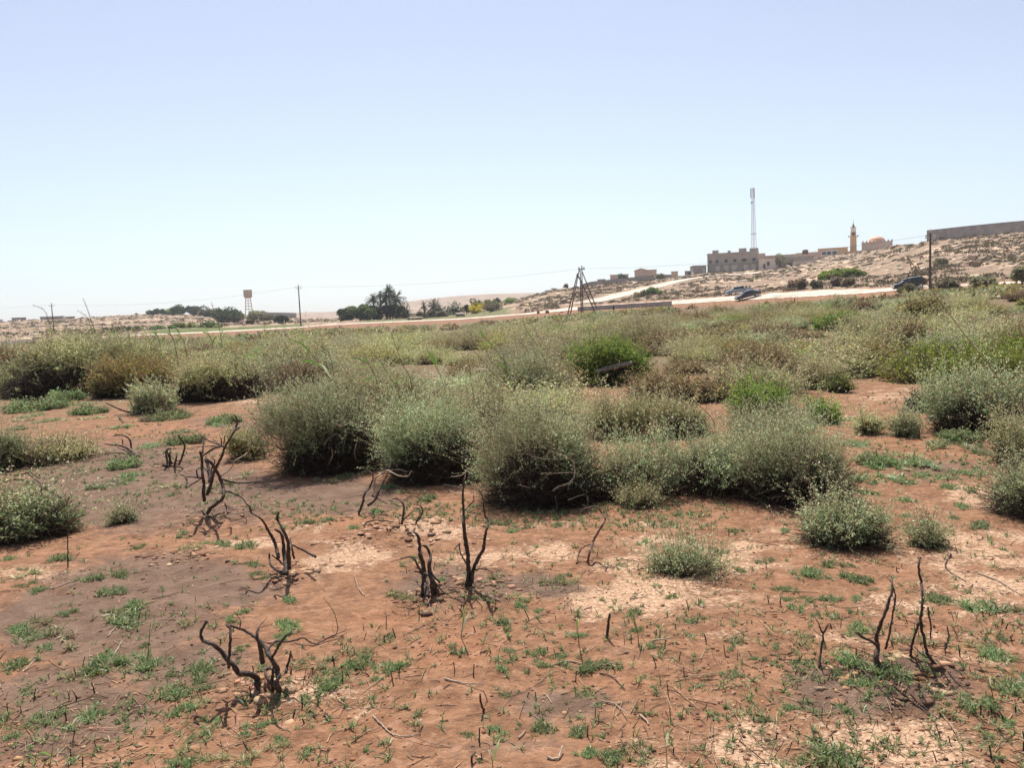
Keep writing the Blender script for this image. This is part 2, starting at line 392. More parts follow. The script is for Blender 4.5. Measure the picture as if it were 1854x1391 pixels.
def build_terrain():
    da = math.radians(.085)
    azf = np.arange(-math.radians(40), math.radians(40), da)
    azc = np.concatenate([np.linspace(-math.pi, -math.radians(41), 40), azf, np.linspace(math.radians(41), math.pi, 41)[:-1]])
    rr = np.concatenate([[0.6, 1.0, 1.4], np.geomspace(1.8, 2000, 720), np.geomspace(2060, 3000, 8)])
    Az, R = np.meshgrid(azc, rr, indexing='ij')
    X = R * np.sin(Az); Y = R * np.cos(Az)
    Z = gz(X.ravel(), Y.ravel()).reshape(X.shape)
    na, nr = X.shape
    V = np.stack([X, Y, Z], -1).reshape(-1, 3)
    V = np.vstack([V, [[0, 0, 0]]])
    idx = np.arange(na * nr).reshape(na, nr); a = idx; b = np.roll(idx, -1, 0)
    q = np.stack([a[:, :-1], a[:, 1:], b[:, 1:], b[:, :-1]], -1).reshape(-1, 4)
    tri = np.stack([np.full(na, na * nr), a[:, 0], b[:, 0]], -1)
    me = mesh_np('ground', V, [q, tri], None, groundmat(), True)
    # cover and wear: where the place itself is burnt, crusted, stony or overgrown
    P = V; r = np.hypot(P[:, 0], P[:, 1]); az = np.arctan2(P[:, 0], P[:, 1])
    w = (P - CAMP) @ fwd; ok = (w > .5) & (r < 40)
    px = np.full(len(P), -9e3); py = np.full(len(P), -9e3)
    flat = P.copy(); flat[:, 2] = 0
    px[ok], py[ok] = project(flat[ok])
    wear = np.ones((len(P), 4), np.float32); cover = np.ones((len(P), 4), np.float32)
    wear[:, 0] = np.where(ok, px_mask(px, py, ASH_PX), 0); wear[:, 1] = np.where(ok, px_mask(px, py, PALE_PX), 0); wear[:, 2] = np.where(ok, px_mask(px, py, ORG_PX), 0)
    rn = np.interp(az, aR, T[:, 1])
    cover[:, 0] = np.clip((r - rn - 7) / 6, 0, 1)
    xcol = np.interp(az, aR, T[:, 0])
    cover[:, 1] = np.clip((xcol - 255) / 25, 0, 1) * np.clip((560 - xcol) / 20, 0, 1) * np.clip((r - rn - 6) / 3, 0, 1) * np.clip((rn + 75 - r) / 25, 0, 1)
    cover[:, 1] = np.maximum(cover[:, 1], .8 * np.clip((xcol - 640) / 25, 0, 1) * np.clip((935 - xcol) / 20, 0, 1) * np.clip((r - rn - 9) / 4, 0, 1) * np.clip((rn + 70 - r) / 25, 0, 1))
    cover[:, 2] = np.clip((r - 13) / 10, 0, 1) * np.clip((rn - 2 - r) / 12, 0, 1)
    for nm, arr in (('wear', wear), ('cover', cover)):
        at = me.attributes.new(nm, 'FLOAT_COLOR', 'POINT'); at.data.foreach_set('color', arr.ravel())
    o = link('ground', me); tag(o, kind='structure')
build_terrain()
# road ribbon along the surveyed edges, dirt track up the hill
MROAD = simple('dusty_road', (.54, .44, .345), .95, .25, .35, coords='Object')
def strip(name, rowsP, mat):
    P = np.array(rowsP); n, k, _ = P.shape
    idx = np.arange(n * k).reshape(n, k); q = np.stack([idx[:-1, :-1], idx[:-1, 1:], idx[1:, 1:], idx[1:, :-1]], -1).reshape(-1, 4)
    o = link(name, mesh_np(name, P.reshape(-1, 3), [q], None, mat)); tag(o, kind='structure'); return o
azs = np.radians(np.arange(-40, 40, .12)); rp = []
for a in azs:
    rn = float(np.interp(a, aR, T[:, 1])); line = []
    for t in np.linspace(.4, 6.7, 6):
        w_ = fbm(np.array(a * 260.0 + t * 3), np.array(t * 1.0), 5, 3) - .5; r = rn + t + float(w_) * (1.6 if t < .5 or t > 6.5 else 0) + (.5 if t < .5 else 0); x, y = r * math.sin(a), r * math.cos(a); line.append((x, y, float(gz(x, y)) + .05))
    rp.append(line)
strip('road', rp, MROAD)
tp = [np.array([t[0], t[1], 0.0]) for t in TRACK]
tp = resample(tp, 2.0); rp = []
for i, p in enumerate(tp):
    t = tp[min(i + 1, len(tp) - 1)] - tp[max(i - 1, 0)]; nrm = np.array([-t[1], t[0], 0]); nrm /= np.linalg.norm(nrm)
    line = []
    for s in np.linspace(-3.6, 3.6, 6):
        q = p + nrm * s; line.append((q[0], q[1], float(gz(q[0], q[1])) + .12))
    rp.append(line)
strip('dirt_track', rp, MROAD)
# ------------------------------------------------------------------ plants
def pal(rng, n, colors, weights, jit=.18):
    c = np.array(colors)[rng.choice(len(colors), n, p=np.array(weights) / sum(weights))]
    return np.clip(c * (1 + rng.normal(0, jit, (n, 1))) * (1 + rng.normal(0, .06, (n, 3))), .004, 1)
SALT = dict(leaf=[(0.419, 0.507, 0.276), (0.283, 0.368, 0.175), (0.582, 0.644, 0.442), (0.359, 0.377, 0.175)], lw=[5, 4, .8, 1.6], seed=[(0.616, 0.525, 0.340), (0.548, 0.552, 0.332), (0.471, 0.469, 0.240)], twig=[(.42, .37, .21), (.35, .33, .19), (.20, .16, .10)])
WISP = dict(leaf=[(0.441, 0.467, 0.217), (0.346, 0.415, 0.180), (0.527, 0.520, 0.288), (0.536, 0.441, 0.253)], lw=[4, 4, 3, 2], seed=[(0.605, 0.503, 0.307), (0.527, 0.467, 0.253)], twig=[(.44, .38, .21), (.36, .33, .18), (.24, .18, .11)])
BROWN = dict(leaf=[(.21, .14, .085), (.29, .18, .105), (.31, .26, .12), (.40, .28, .155)], lw=[4, 4, 3, 2], seed=[(.38, .24, .11), (.32, .28, .11)], twig=[(.20, .13, .09), (.34, .23, .15), (.11, .07, .05)])
GREEN = dict(leaf=[(0.171, 0.299, 0.045), (0.243, 0.387, 0.063), (0.117, 0.229, 0.041), (0.342, 0.440, 0.090)], lw=[4, 4, 3, 1.5], seed=[(0.270, 0.405, 0.072), (0.360, 0.440, 0.090)], twig=[(.18, .17, .07), (.25, .18, .10)])
OLIVE = dict(leaf=[(.32, .33, .10), (.39, .38, .11), (.23, .24, .085), (.48, .36, .12)], lw=[4, 3, 3, 2], seed=[(.46, .41, .13), (.52, .36, .13)], twig=[(.24, .17, .10), (.36, .27, .17)])
DARK = dict(leaf=[(0.054, 0.072, 0.034), (0.078, 0.096, 0.042), (0.108, 0.114, 0.054), (0.036, 0.048, 0.024)], lw=[4, 4, 2, 2], seed=[(0.096, 0.108, 0.048)], twig=[(0.084, 0.060, 0.042)])
def bush(seed, R=.7, H=.9, ns=46, nt=900, nl=9, L=.016, W=.009, P=SALT, spread=.35, tl=(.10, .30), wisp=1.0, seedtop=.45, skirt=.02, lean=(0, 0), low=.0, tr=.0013, foot=.22, shell=.74, inner=.9, under=.84, hollow=0.0):
    """stems, twigs and leaves of one bush with uneven lobes"""
    rng = np.random.default_rng(seed); tl = (tl[0] * min(1, .35 + .65 * R / .7), tl[1] * min(1, .35 + .65 * R / .7)); R = max(R * .6, R - .55 * tl[1]); H = max(H * .55, H - .6 * tl[1])
    lob = rng.normal(size=(16, 3)); lob[:, 2] = np.abs(lob[:, 2]) * .8; lob /= np.linalg.norm(lob, axis=1, keepdims=True); la = rng.uniform(-.42, .34, 16)
    def dome(d):
        k = 1 + (np.exp(-(1 - d @ lob.T) * 13) * la).sum(1)
        return k
    u = rng.uniform(skirt, 1, ns); ph = rng.uniform(0, 2 * math.pi, ns)
    st = np.sqrt(1 - u * u); d = np.stack([st * np.cos(ph), st * np.sin(ph), u], 1)
    k = dome(d) * rng.uniform(.74, 1.0, ns)
    d = np.column_stack([d[:, :2] * (st ** -.2)[:, None], d[:, 2]]); E = d * np.array([R, R, H]) * k[:, None]; E[:, 0] += lean[0] * E[:, 2]; E[:, 1] += lean[1] * E[:, 2]
    B = np.zeros((ns, 3)); br = spread * R * np.sqrt(rng.uniform(0, 1, ns)); bp = ph + rng.normal(0, .7, ns); B[:, 0] = br * np.cos(bp); B[:, 1] = br * np.sin(bp); B[:, 2] = -.03
    C = B * .45 + E * .55; C[:, 2] = np.maximum(E[:, 2] * rng.uniform(.5, 1.0, ns), .1 * H); C[:, :2] += rng.normal(0, .09 * R, (ns, 2))
    K = 8; t = np.linspace(0, 1, K)[None, :, None]
    SP = (1 - t) ** 2 * B[:, None] + 2 * t * (1 - t) * C[:, None] + t * t * E[:, None]
    SP[:, 1:-1] += rng.normal(0, .022 * R, (ns, K - 2, 3))
    SR = np.linspace(1, .3, K)[None] * rng.uniform(.004, .0085, (ns, 1)) * max(.5, R)
    parts_s = []
    V, Fq = tubes_np(SP, SR, 4); parts_s.append((V, Fq, np.repeat(pal(rng, ns, P['twig'], [1] * len(P['twig'])), K * 4, 0)))
    # twigs
    si = rng.integers(0, ns, nt); tt = rng.uniform(.42 - low, 1, nt) ** .7 * (K - 1); i0 = np.minimum(tt.astype(int), K - 2); f = (tt - i0)[:, None]
    O = SP[si, i0] * (1 - f) + SP[si, i0 + 1] * f
    # most twigs fill the outer canopy, leaving a few hollows low down
    ms = int(nt * shell * 2.2); u = rng.uniform(skirt, 1, ms); ph2 = rng.uniform(0, 2 * math.pi, ms); st2 = np.sqrt(1 - u * u); d2 = np.stack([st2 * np.cos(ph2), st2 * np.sin(ph2), u], 1)
    hol = rng.normal(size=(4, 3)); hol[:, 2] = np.abs(hol[:, 2]) * .25; hol /= np.linalg.norm(hol, axis=1, keepdims=True)
    keep = (rng.uniform(0, 1, ms) > .92 * np.exp(-(1 - (d2 @ hol.T).max(1)) * 9)) & ((u > .30) | (rng.uniform(0, 1, ms) < foot)); gp = rng.normal(size=(34, 3)); gp /= np.linalg.norm(gp, axis=1, keepdims=True); 
    fr = np.clip(-d2[:, 1] - .05, 0, 1); wob = .16 * np.sin(ph2 * 3 + seed) + .12 * np.sin(ph2 * 7 + seed * 2.3) + rng.normal(0, .06, ms)
    keep &= ~((u < hollow * np.clip(fr * 2.2, 0, 1) + wob * np.clip(fr * 2, 0, 1)) & (rng.uniform(0, 1, ms) < .94)) if hollow else True
    keep &= rng.uniform(0, 1, ms) > .75 * np.exp(-(1 - (d2 @ gp.T).max(1)) * 90); d2 = d2[keep][:int(nt * shell)]
    dm = dome(d2); d2 = np.column_stack([d2[:, :2] * (np.linalg.norm(d2[:, :2], axis=1) ** -.2)[:, None], d2[:, 2]]); uc = np.clip(d2[:, 2] / .42, 0, 1); d2[:, :2] *= (under + (1 - under) * uc * uc * (3 - 2 * uc))[:, None]; O2 = d2 * np.array([R, R, H]) * (dm * rng.uniform(.28, 1, len(d2)) ** .45)[:, None]; O2[:, 0] += lean[0] * O2[:, 2]; O2[:, 1] += lean[1] * O2[:, 2]; O[:len(O2)] = O2
    if hollow:
        bad = (O[:, 1] < -.05 * R) & (O[:, 2] < hollow * .95 * H * np.clip(-O[:, 1] / R * 2, 0, 1)) & (rng.uniform(0, 1, nt) < .9); bad[:len(O2)] = False
        O[bad, 1] *= -1
    out = O / np.array([R, R, H]); out[:, 2] *= .7; out /= np.linalg.norm(out, axis=1, keepdims=True) + 1e-6
    D = out * .75 + np.array([0, 0, .34]) * wisp + rng.normal(0, .68, (nt, 3)); D /= np.linalg.norm(D, axis=1, keepdims=True)
    nsp = max(6, nt // 75); cen = rng.integers(0, max(1, len(O2)), nsp); cen = cen[O2[cen, 2] > .35 * H]
    spr = np.zeros(nt, bool)
    for cI in cen:                                       # sprays of young shoots break the outline
        k_ = rng.integers(0, nt, 11); O[k_] = O[cI] + rng.normal(0, .015, (11, 3)); q = D[cI] + rng.normal(0, .28, (11, 3)); q[:, 2] += .25; D[k_] = q / np.linalg.norm(q, axis=1, keepdims=True); spr[k_] = True
    ln = rng.uniform(tl[0], tl[1], nt); lw_ = rng.uniform(0, 1, nt) < .27; ln[lw_] *= rng.uniform(1.4, 2.3, int(lw_.sum())); ln[spr] = rng.uniform(1.2, 1.75, int(spr.sum())) * tl[1]; D[lw_, 2] += .35; D /= np.linalg.norm(D, axis=1, keepdims=True)
    D2 = D + rng.normal(0, .35, (nt, 3)); D2[:, 2] += .1
    TP = np.stack([O, O + D * ln[:, None] * .5, O + D * ln[:, None] * .5 + D2 * ln[:, None] * .5], 1)
    TP[:, :, 2] = np.maximum(TP[:, :, 2], .01)
    TR = np.array([1, .8, .4])[None] * rng.uniform(.6, 1.25, (nt, 1)) * tr
    V, Fq = tubes_np(TP, TR, 3); parts_s.append((V, Fq, np.repeat(pal(rng, nt, P['twig'], [2] + [1] * (len(P['twig']) - 1)), 9, 0)))
    # dead brown twigs fill the inside
    ni = int(nt * inner * (2.6 if hollow else 1)); q = rng.normal(size=(ni, 3)); q /= np.linalg.norm(q, axis=1, keepdims=True); q[:, 2] = np.abs(q[:, 2]) * .8
    IO = q * np.array([R, R, H]) * (.86 * rng.uniform(.1, 1, (ni, 1)) ** .5); IO[:, 2] = np.maximum(IO[:, 2], .01); ID = q * .6 + rng.normal(0, .6, (ni, 3)); ID /= np.linalg.norm(ID, axis=1, keepdims=True); il = rng.uniform(.10, .28, (ni, 1)) * min(1, R / .6 + .2)
    IP = np.stack([IO, IO + ID * il * .5 + rng.normal(0, .012, (ni, 3)), IO + ID * il], 1); IP[:, :, 2] = np.maximum(IP[:, :, 2], .008)
    V, Fq = tubes_np(IP, np.array([1, .8, .5])[None] * rng.uniform(1.0, 2.6, (ni, 1)) * tr, 3); parts_s.append((V, Fq, np.repeat(pal(rng, ni, [(.07, .048, .036), (.11, .075, .055), (.04, .03, .024), (.27, .21, .15)], [4, 3, 4, .3]), 9, 0)))
    # leaves
    n = nt * nl; ti = np.repeat(np.arange(nt), nl); s = rng.uniform(.12, 1.02, n); sa = np.clip(s * 2, 0, 2); j = np.minimum(sa.astype(int), 1); f = (sa - j)[:, None]
    LP = TP[ti, j] * (1 - f) + TP[ti, j + 1] * f
    LD = (TP[ti, 2] - TP[ti, 0]); LD /= np.linalg.norm(LD, axis=1, keepdims=True) + 1e-6
    LD = LD * .55 + rng.normal(0, .7, (n, 3)); LP = LP + rng.normal(0, .006, (n, 3))
    V, Fq = leaves_np(LP, LD, L * rng.uniform(.6, 1.35, n), W * rng.uniform(.6, 1.3, n), rng)
    c = pal(rng, n, P['leaf'], P['lw'])
    tone = np.repeat(rng.normal(1, .24, nt).clip(.45, 1.7), nl)[:, None]; c = np.clip(c * tone, .004, 1)
    on = out / (np.linalg.norm(out, axis=1, keepdims=True) + 1e-6); dl = rng.normal(size=(3, 3)); dl[:, 2] = np.abs(dl[:, 2]) * .7; dl /= np.linalg.norm(dl, axis=1, keepdims=True)
    dryf = np.repeat((rng.uniform(0, 1, nt) < .8 * np.exp(-(1 - (on @ dl.T).max(1)) * 16)), nl)
    c[dryf] = pal(rng, int(dryf.sum()), [(.30, .22, .15), (.20, .14, .10), (.36, .29, .19)], [3, 2, 2]); lobt = np.repeat(1 + .28 * np.sin(on @ rng.normal(0, 3.2, 3) + rng.uniform(0, 6)), nl)[:, None]; c = np.clip(c * lobt, .004, 1)
    hgt = LP[:, 2] / H; issd = rng.uniform(0, 1, n) < seedtop * np.clip((hgt - .45) / .5, 0, 1) * (s > .45)
    c[issd] = pal(rng, int(issd.sum()), P['seed'], [1] * len(P['seed']))
    # ground skirts: keep above soil
    V[:, 2] = np.maximum(V[:, 2], .004)
    return parts_s, [(V, Fq, np.repeat(c, 4, 0))]
HEROES = []; HO = {}
def hero(name, px, py, wpx, hpx, label, group=None, cat='bush', P=SALT, seed=1, dens=1.0, ystretch=.8, dist=None, boost=1.0, **kw):
    p = hit(px, py)
    r = math.hypot(p[0], p[1]); s = r / F / math.cos(math.atan2(p[0], p[1]))
    R = wpx * s / 2; H = hpx * s
    # the front foot is what is seen: the bush stands half its depth behind it
    u = np.array([p[0], p[1]]) / r; c = u * (r + R * ystretch * .8); base = np.array([c[0], c[1], float(gz(c[0], c[1]))])
    H = H * .86; HEROES.append((px, py, wpx, hpx)) if cat == 'bush' and name == 'green_bush' else None
    lp = max(.0045, .75 * r / 797.0)                     # leaf size that reads at this distance
    kw.setdefault('L', max(.016, 1.5 * lp * 1.6)); kw.setdefault('W', max(.009, lp * 1.25))
    nt = kw.pop('nt', None) or int(dens * (3000 if kw.get('nl', 9) < 14 else 2000) * min(2.2, max(.16, (R * H) / .6)))
    kw.setdefault('lean', (np.random.default_rng(seed).uniform(-.34, .10), 0))
    ss, ll = bush(seed, R=R, H=H, nt=nt, P=P, tr=max(.0011, r * .00016), **kw)
    o = empty(name, base, math.atan2(-u[0], u[1])); o.scale = (1, ystretch, 1)
    V, Fs, C = cat_parts(ss); link('branches', mesh_np('branches', V, Fs, C, MTWIG), o)
    V, Fs, C = cat_parts(ll); link('foliage', mesh_np('foliage', V, Fs, C, MLEAF), o)
    HO[seed] = o; tag(o, label, cat, group); return o
K1 = dict(ns=60, nl=17, foot=.13, seedtop=.5)
hero('saltbush', 700, 800, 230, 150, 'hazy grey-green saltbush filling the gap behind the two left front bushes', seed=61, hollow=0.40, dens=.9, P=WISP, **K1)
hero('saltbush', 870, 830, 200, 150, 'straw-tinted saltbush squeezed behind the gap left of the biggest front bush', seed=62, hollow=0.40, dens=.9, P=WISP, **K1)
hero('saltbush', 1120, 800, 190, 110, 'pinkish-topped saltbush peeping over the leafy front bush', seed=63, dens=.8, P=WISP, **K1)
hero('saltbush', 1385, 850, 190, 120, 'pale saltbush behind the join of the two right front bushes', seed=64, dens=.9, P=SALT, **K1)
hero('saltbush', 612, 866, 275, 198, 'tall grey-green saltbush at the left end of the front row, hollow and dark underneath', seed=11, hollow=0.62, dens=1.15, P=SALT, low=.08, **K1)
hero('saltbush', 795, 882, 275, 190, 'grey-green saltbush with a brown twiggy patch, behind the two-stemmed burnt stump', seed=12, hollow=0.50, dens=1.1, low=.08, **K1)
hero('saltbush', 990, 930, 335, 222, 'big dense saltbush in the middle of the front row, dark and hollow underneath', seed=13, hollow=0.62, dens=1.35, low=.08, **K1)
hero('saltbush', 1148, 912, 200, 135, 'leafy saltbush pressed against the right side of the biggest front bush', seed=14, hollow=0.32, dens=1.1, low=.1, **K1)
hero('saltbush', 1300, 910, 275, 132, 'saltbush with reddish dry stalks at its foot, between two leafy bushes of the front row', seed=15, hollow=0.42, dens=1.1, low=.05, **K1)
hero('saltbush', 1445, 928, 260, 165, 'silvery saltbush with a bundle of bare grey branches on its right side', seed=16, hollow=0.38, dens=1.2, low=.05, **K1)
hero('saltbush', 1530, 1005, 205, 104, 'low rounded saltbush standing alone in front of the right end of the row', seed=17, hollow=0.22, dens=1.3, low=.25, skirt=.05, spread=.3, **K1)
hero('saltbush', 1238, 1050, 180, 38, 'flat sprawling grey-green saltbush on pale crusted soil', seed=18, dens=1.2, low=.25, skirt=.03, spread=.8, ns=40, nl=9)
hero('saltbush', 1892, 955, 195, 118, 'grey-green saltbush cut by the right edge of the view, above crusted soil', seed=19, hollow=0.30, dens=1.1, low=.2, skirt=.05, **K1)
hero('saltbush', 1850, 850, 110, 85, 'pale feathery saltbush between the brown-bellied bush and the bush at the edge', seed=20, dens=.9, P=WISP, low=.15, **K1)
hero('saltbush', 1788, 798, 195, 112, 'saltbush with a bare reddish-brown belly of dry twigs, right of the clearing', seed=21, hollow=0.70, P=SALT, low=.08, **K1)
hero('leafy_bush', 55, 988, 175, 88, 'dark leafy bush with charred branches arching over it', seed=22, hollow=0.25, dens=.8, P=dict(SALT, leaf=[(.19, .27, .11), (.29, .36, .17), (.50, .55, .33)], lw=[4, 4, 1]), L=.024, W=.016, low=.2, skirt=.05, nl=8, ns=40)
hero('saltbush', -5, 858, 90, 76, 'grey saltbush half cut by the left edge, beside a pale feathery bush', seed=23, low=.2, **K1)
hero('feathery_bush', 95, 843, 150, 40, 'low pale yellow-green feathery bush lying on bare soil at the left', seed=24, P=dict(WISP, leaf=[(.66, .66, .30), (.55, .58, .25), (.72, .66, .38)], lw=[3, 3, 2]), low=.25, skirt=.03, spread=.6, ns=60, nl=12, tl=(.08, .2))
hero('feathery_bush', 452, 835, 84, 64, 'small olive feathery bush just right of the tallest burnt stump', seed=25, P=dict(WISP, leaf=[(.40, .38, .14), (.33, .33, .12), (.46, .42, .19)], lw=[3, 3, 2]), low=.2, skirt=.05, ns=70, nl=10, tl=(.08, .2))
hero('saltbush', 283, 750, 82, 46, 'small grey saltbush with black twigs poking out, before the olive bush', seed=26, low=.2, **K1)
hero('saltbush', 145, 718, 250, 106, 'broad bush with a very dark hollow, behind the green mats at the left', seed=27, hollow=0.66, dens=.8, P=WISP, low=.08, ns=60, nl=11)
hero('olive_bush', 248, 720, 145, 58, 'rounded yellow-olive bush next to the broad dark-hollowed bush', seed=28, hollow=0.40, P=OLIVE, dens=1.2, low=.2, skirt=.05, seedtop=.5, ns=50, nl=10)
hero('saltbush', 395, 729, 190, 92, 'soft grey-green bush with dark twigs in its right half, before the left field', seed=29, hollow=0.50, dens=.8, P=WISP, low=.0, ns=60, nl=11)
hero('dry_bush', 545, 712, 110, 54, 'dark brown leafless bush beside the crumbled soil heap', seed=30, hollow=0.30, P=BROWN, dens=1.0, low=.2, nl=5, ns=60)
hero('dry_bush', -2, 712, 110, 66, 'dark brown dry bush at the left edge below the pale road', seed=31, P=BROWN, dens=.9, low=.1, nl=6, ns=50)
hero('saltbush', 950, 735, 210, 95, 'silver-green saltbush rising behind the biggest front bush', seed=32, hollow=0.40, dens=1.0, **K1)
hero('green_bush', 1108, 700, 190, 90, 'bright green bush with a grey weathered log lying in it', seed=33, P=GREEN, dens=1.1, low=.2, skirt=.05, ns=50, nl=11, L=.045, W=.022)
hero('green_bush', 1388, 772, 140, 72, 'bright green bush behind the silvery bush of the front row', seed=34, P=GREEN, dens=1.3, low=.25, skirt=.03, ns=50, nl=11, L=.035, W=.018)
hero('green_bush', 1492, 770, 60, 36, 'small bright green bush beside a leaning dry stalk at the edge of the clearing', seed=35, P=GREEN, dens=1.3, low=.25, skirt=.03, nl=10, L=.035, W=.018)
hero('dry_bush', 1185, 738, 120, 66, 'brown thorny bush between the log bush and the front row', seed=36, P=BROWN, dens=1.0, nl=6, ns=60, low=.1)
hero('dry_bush', 1365, 700, 150, 66, 'wide dark reddish-brown bush left of a pale stick on the ground', seed=37, P=BROWN, dens=1.2, nl=8, ns=60, low=.15)
hero('saltbush', 1238, 795, 130, 84, 'grey-green saltbush with dead grey twigs in front, behind the row', seed=38, hollow=0.40, P=WISP, **K1)
hero('saltbush', 1490, 706, 100, 52, 'thin grey-brown bush just right of the pale stick', seed=39, P=WISP, dens=.7, **K1)
hero('dry_bush', 1568, 680, 95, 50, 'brown and olive bush at the left side of the bare path', seed=40, P=OLIVE, low=.1, nl=8, ns=50)
hero('saltbush', 1722, 690, 130, 78, 'blue-grey soft saltbush above a bright green low bush at the right', seed=41, hollow=0.35, P=SALT, dens=.9, **K1)
hero('green_bush', 1765, 700, 260, 50, 'long low yellow-green bush below the blue-grey saltbush', seed=42, P=dict(GREEN, leaf=[(.34, .46, .06), (.27, .40, .06), (.46, .50, .10)], lw=[3, 3, 2]), dens=1.3, low=.25, skirt=.02, spread=.8, nl=10, L=.045, W=.022, ystretch=.5)
hero('green_bush', 1838, 672, 70, 52, 'dark green bush at the right edge of the field', seed=43, P=dict(GREEN, leaf=[(.14, .22, .05), (.20, .28, .07)], lw=[2, 2]), dens=1.2, low=.2, nl=10, L=.045, W=.022)
hero('dry_bush', 1650, 645, 90, 48, 'rounded brown bush at the far end of the bare path', seed=44, P=BROWN, nl=8, low=.15)
hero('green_bush', 1605, 632, 60, 36, 'small vivid green bush left of the brown bush by the path', seed=45, P=GREEN, nl=10, low=.2, L=.05, W=.025)
hero('olive_bush', 1668, 597, 76, 46, 'dark olive bush below the right-hand power pole', seed=46, P=dict(OLIVE, leaf=[(.09, .085, .045), (.14, .13, .06), (.19, .16, .09)], lw=[3, 3, 2]), nl=9)
hero('green_bush', 1525, 599, 95, 24, 'narrow streak of bright green bush in the middle of the scrub', seed=47, P=GREEN, nl=10, low=.2, L=.07, W=.035, ystretch=.5)
hero('small_bush', 1570, 788, 50, 36, 'small grey-green bush in the clearing, left one of a near-level pair', seed=48, P=WISP, low=.2, **K1)
hero('small_bush', 1640, 793, 54, 42, 'small pale bush with a black stub beside it in the clearing', seed=49, P=SALT, low=.2, **K1)
hero('small_bush', 1662, 746, 34, 30, 'tiny dark green sprout bush on a black stem in the clearing', seed=50, P=dict(DARK, seed=[(.12, .12, .06)]), low=.2, nl=9, ns=20)
hero('small_bush', 1518, 712, 44, 18, 'tiny dark green bush on bare soil above the small bright green bush', seed=51, P=dict(GREEN, leaf=[(.05, .10, .04), (.08, .13, .05)], lw=[1, 1]), low=.2, nl=9, ns=20)
hero('small_bush', 1682, 996, 66, 28, 'small grey herb clump on crusted soil right of the low rounded bush', seed=52, P=SALT, low=.2, skirt=.03, spread=.7, nl=8, ns=30, dens=.8)
hero('small_bush', 225, 950, 44, 26, 'pale green herb tuft on the grey burnt soil at the left', seed=53, P=dict(SALT, leaf=[(.22, .25, .12), (.30, .31, .18)], lw=[1, 1]), low=.2, skirt=.05, nl=7, ns=24, dens=.6)
hero('small_bush', 505, 785, 56, 40, 'dim grey-green bush between the olive feathery bush and the tall left bush', seed=54, P=WISP, low=.2, **K1)
hero('small_bush', 1160, 925, 110, 34, 'straw-coloured low herb skirt at the foot of the leafy front bush', seed=55, P=WISP, low=.25, skirt=.03, spread=.9, nl=8, ns=50)
hero('green_patch', 1525, 506, 74, 15, 'bright green shrub patch high on the stony hillside', seed=56, P=GREEN, nl=12, low=.25, skirt=.03, L=.5, W=.3, dens=.35, cat='bush')

HERB = dict(WISP, leaf=[(.18, .28, .10), (.25, .35, .14), (.14, .22, .09), (.36, .36, .18)], lw=[3, 3, 2, 1.5], seed=[(.36, .40, .2)])
for px_, py_, w_, h_, sd_, lb_ in [(68, 746, 100, 15, 71, 'longest of the flat green herb mats on the red soil, before the broad dark-hollowed bush'), (118, 728, 56, 17, 72, 'rounded bright green herb mat just under the broad dark-hollowed bush'), (160, 752, 60, 12, 73, 'thin green herb mat right of the long one on the red soil'), (305, 762, 90, 13, 74, 'pale green herb mat in front of the small grey saltbush'), (410, 768, 60, 12, 75, 'thin herb mat near the crumbled soil heap'),
    (335, 806, 70, 11, 76, 'low herb mat behind the knee-high burnt prongs'), (225, 850, 60, 12, 77, 'low herb mat behind the low arching burnt shrub'), (1590, 846, 70, 14, 78, 'flat green herb mat in the right clearing, beside the row of front bushes'), (1735, 803, 60, 16, 79, 'green herb mat at the foot of the bush with a reddish-brown belly')]:
    hero('herb_patch', px_, py_, w_, h_, lb_, seed=sd_, cat='herb patch', P=HERB, dens=.9, low=.3, skirt=.02, spread=.9, nl=9, ns=30, foot=1.0, inner=.1, tl=(.04, .10))
# ---- prototypes for the scrub, shared by their copies
def proto(seed, **kw):
    ss, ll = bush(seed, **kw); V, Fs, C = cat_parts(ss + ll); return V, Fs, C
def pm(name, seed, **kw):
    V, Fs, C = proto(seed, **kw); return mesh_np(name, V, Fs, C, MLEAF)
BIG = dict(hollow=.42, nt=1000, nl=18, ns=44, L=.044, W=.021, tr=.0028)
PROTO = {
 'saltbush': [pm('saltbush', 100 + i, R=1.0, H=.70, P=SALT, **BIG) for i in range(3)] + [pm('saltbush', 150 + i, R=1.1, H=.62, P=dict(WISP, leaf=[(.48, .50, .21), (.40, .45, .18), (.52, .48, .26)], lw=[3, 3, 2]), **dict(BIG, tl=(.2, .5))) for i in range(2)] + [pm('saltbush', 110 + i, R=1.1, H=.66, P=WISP, **dict(BIG, tl=(.2, .5))) for i in range(4)],
 'dry_bush': [pm('dry_bush', 120 + i, R=1.0, H=.62, P=BROWN, low=.1, **BIG) for i in range(3)],
 'olive_bush': [pm('olive_bush', 130 + i, R=1.0, H=.6, P=OLIVE, low=.15, **BIG) for i in range(3)],
 'green_bush': [pm('green_bush', 140 + i, R=1.0, H=.5, P=GREEN, low=.2, **BIG) for i in range(2)],
}
YB = np.array([(-300, 690), (0, 690), (120, 690), (330, 700), (420, 690), (500, 690), (560, 712), (640, 730), (900, 765), (1000, 790), (1230, 770), (1300, 735), (1420, 705), (1480, 690), (1560, 664), (1595, 640), (1650, 632), (1690, 655), (1760, 660), (1900, 660), (2300, 700)], float)
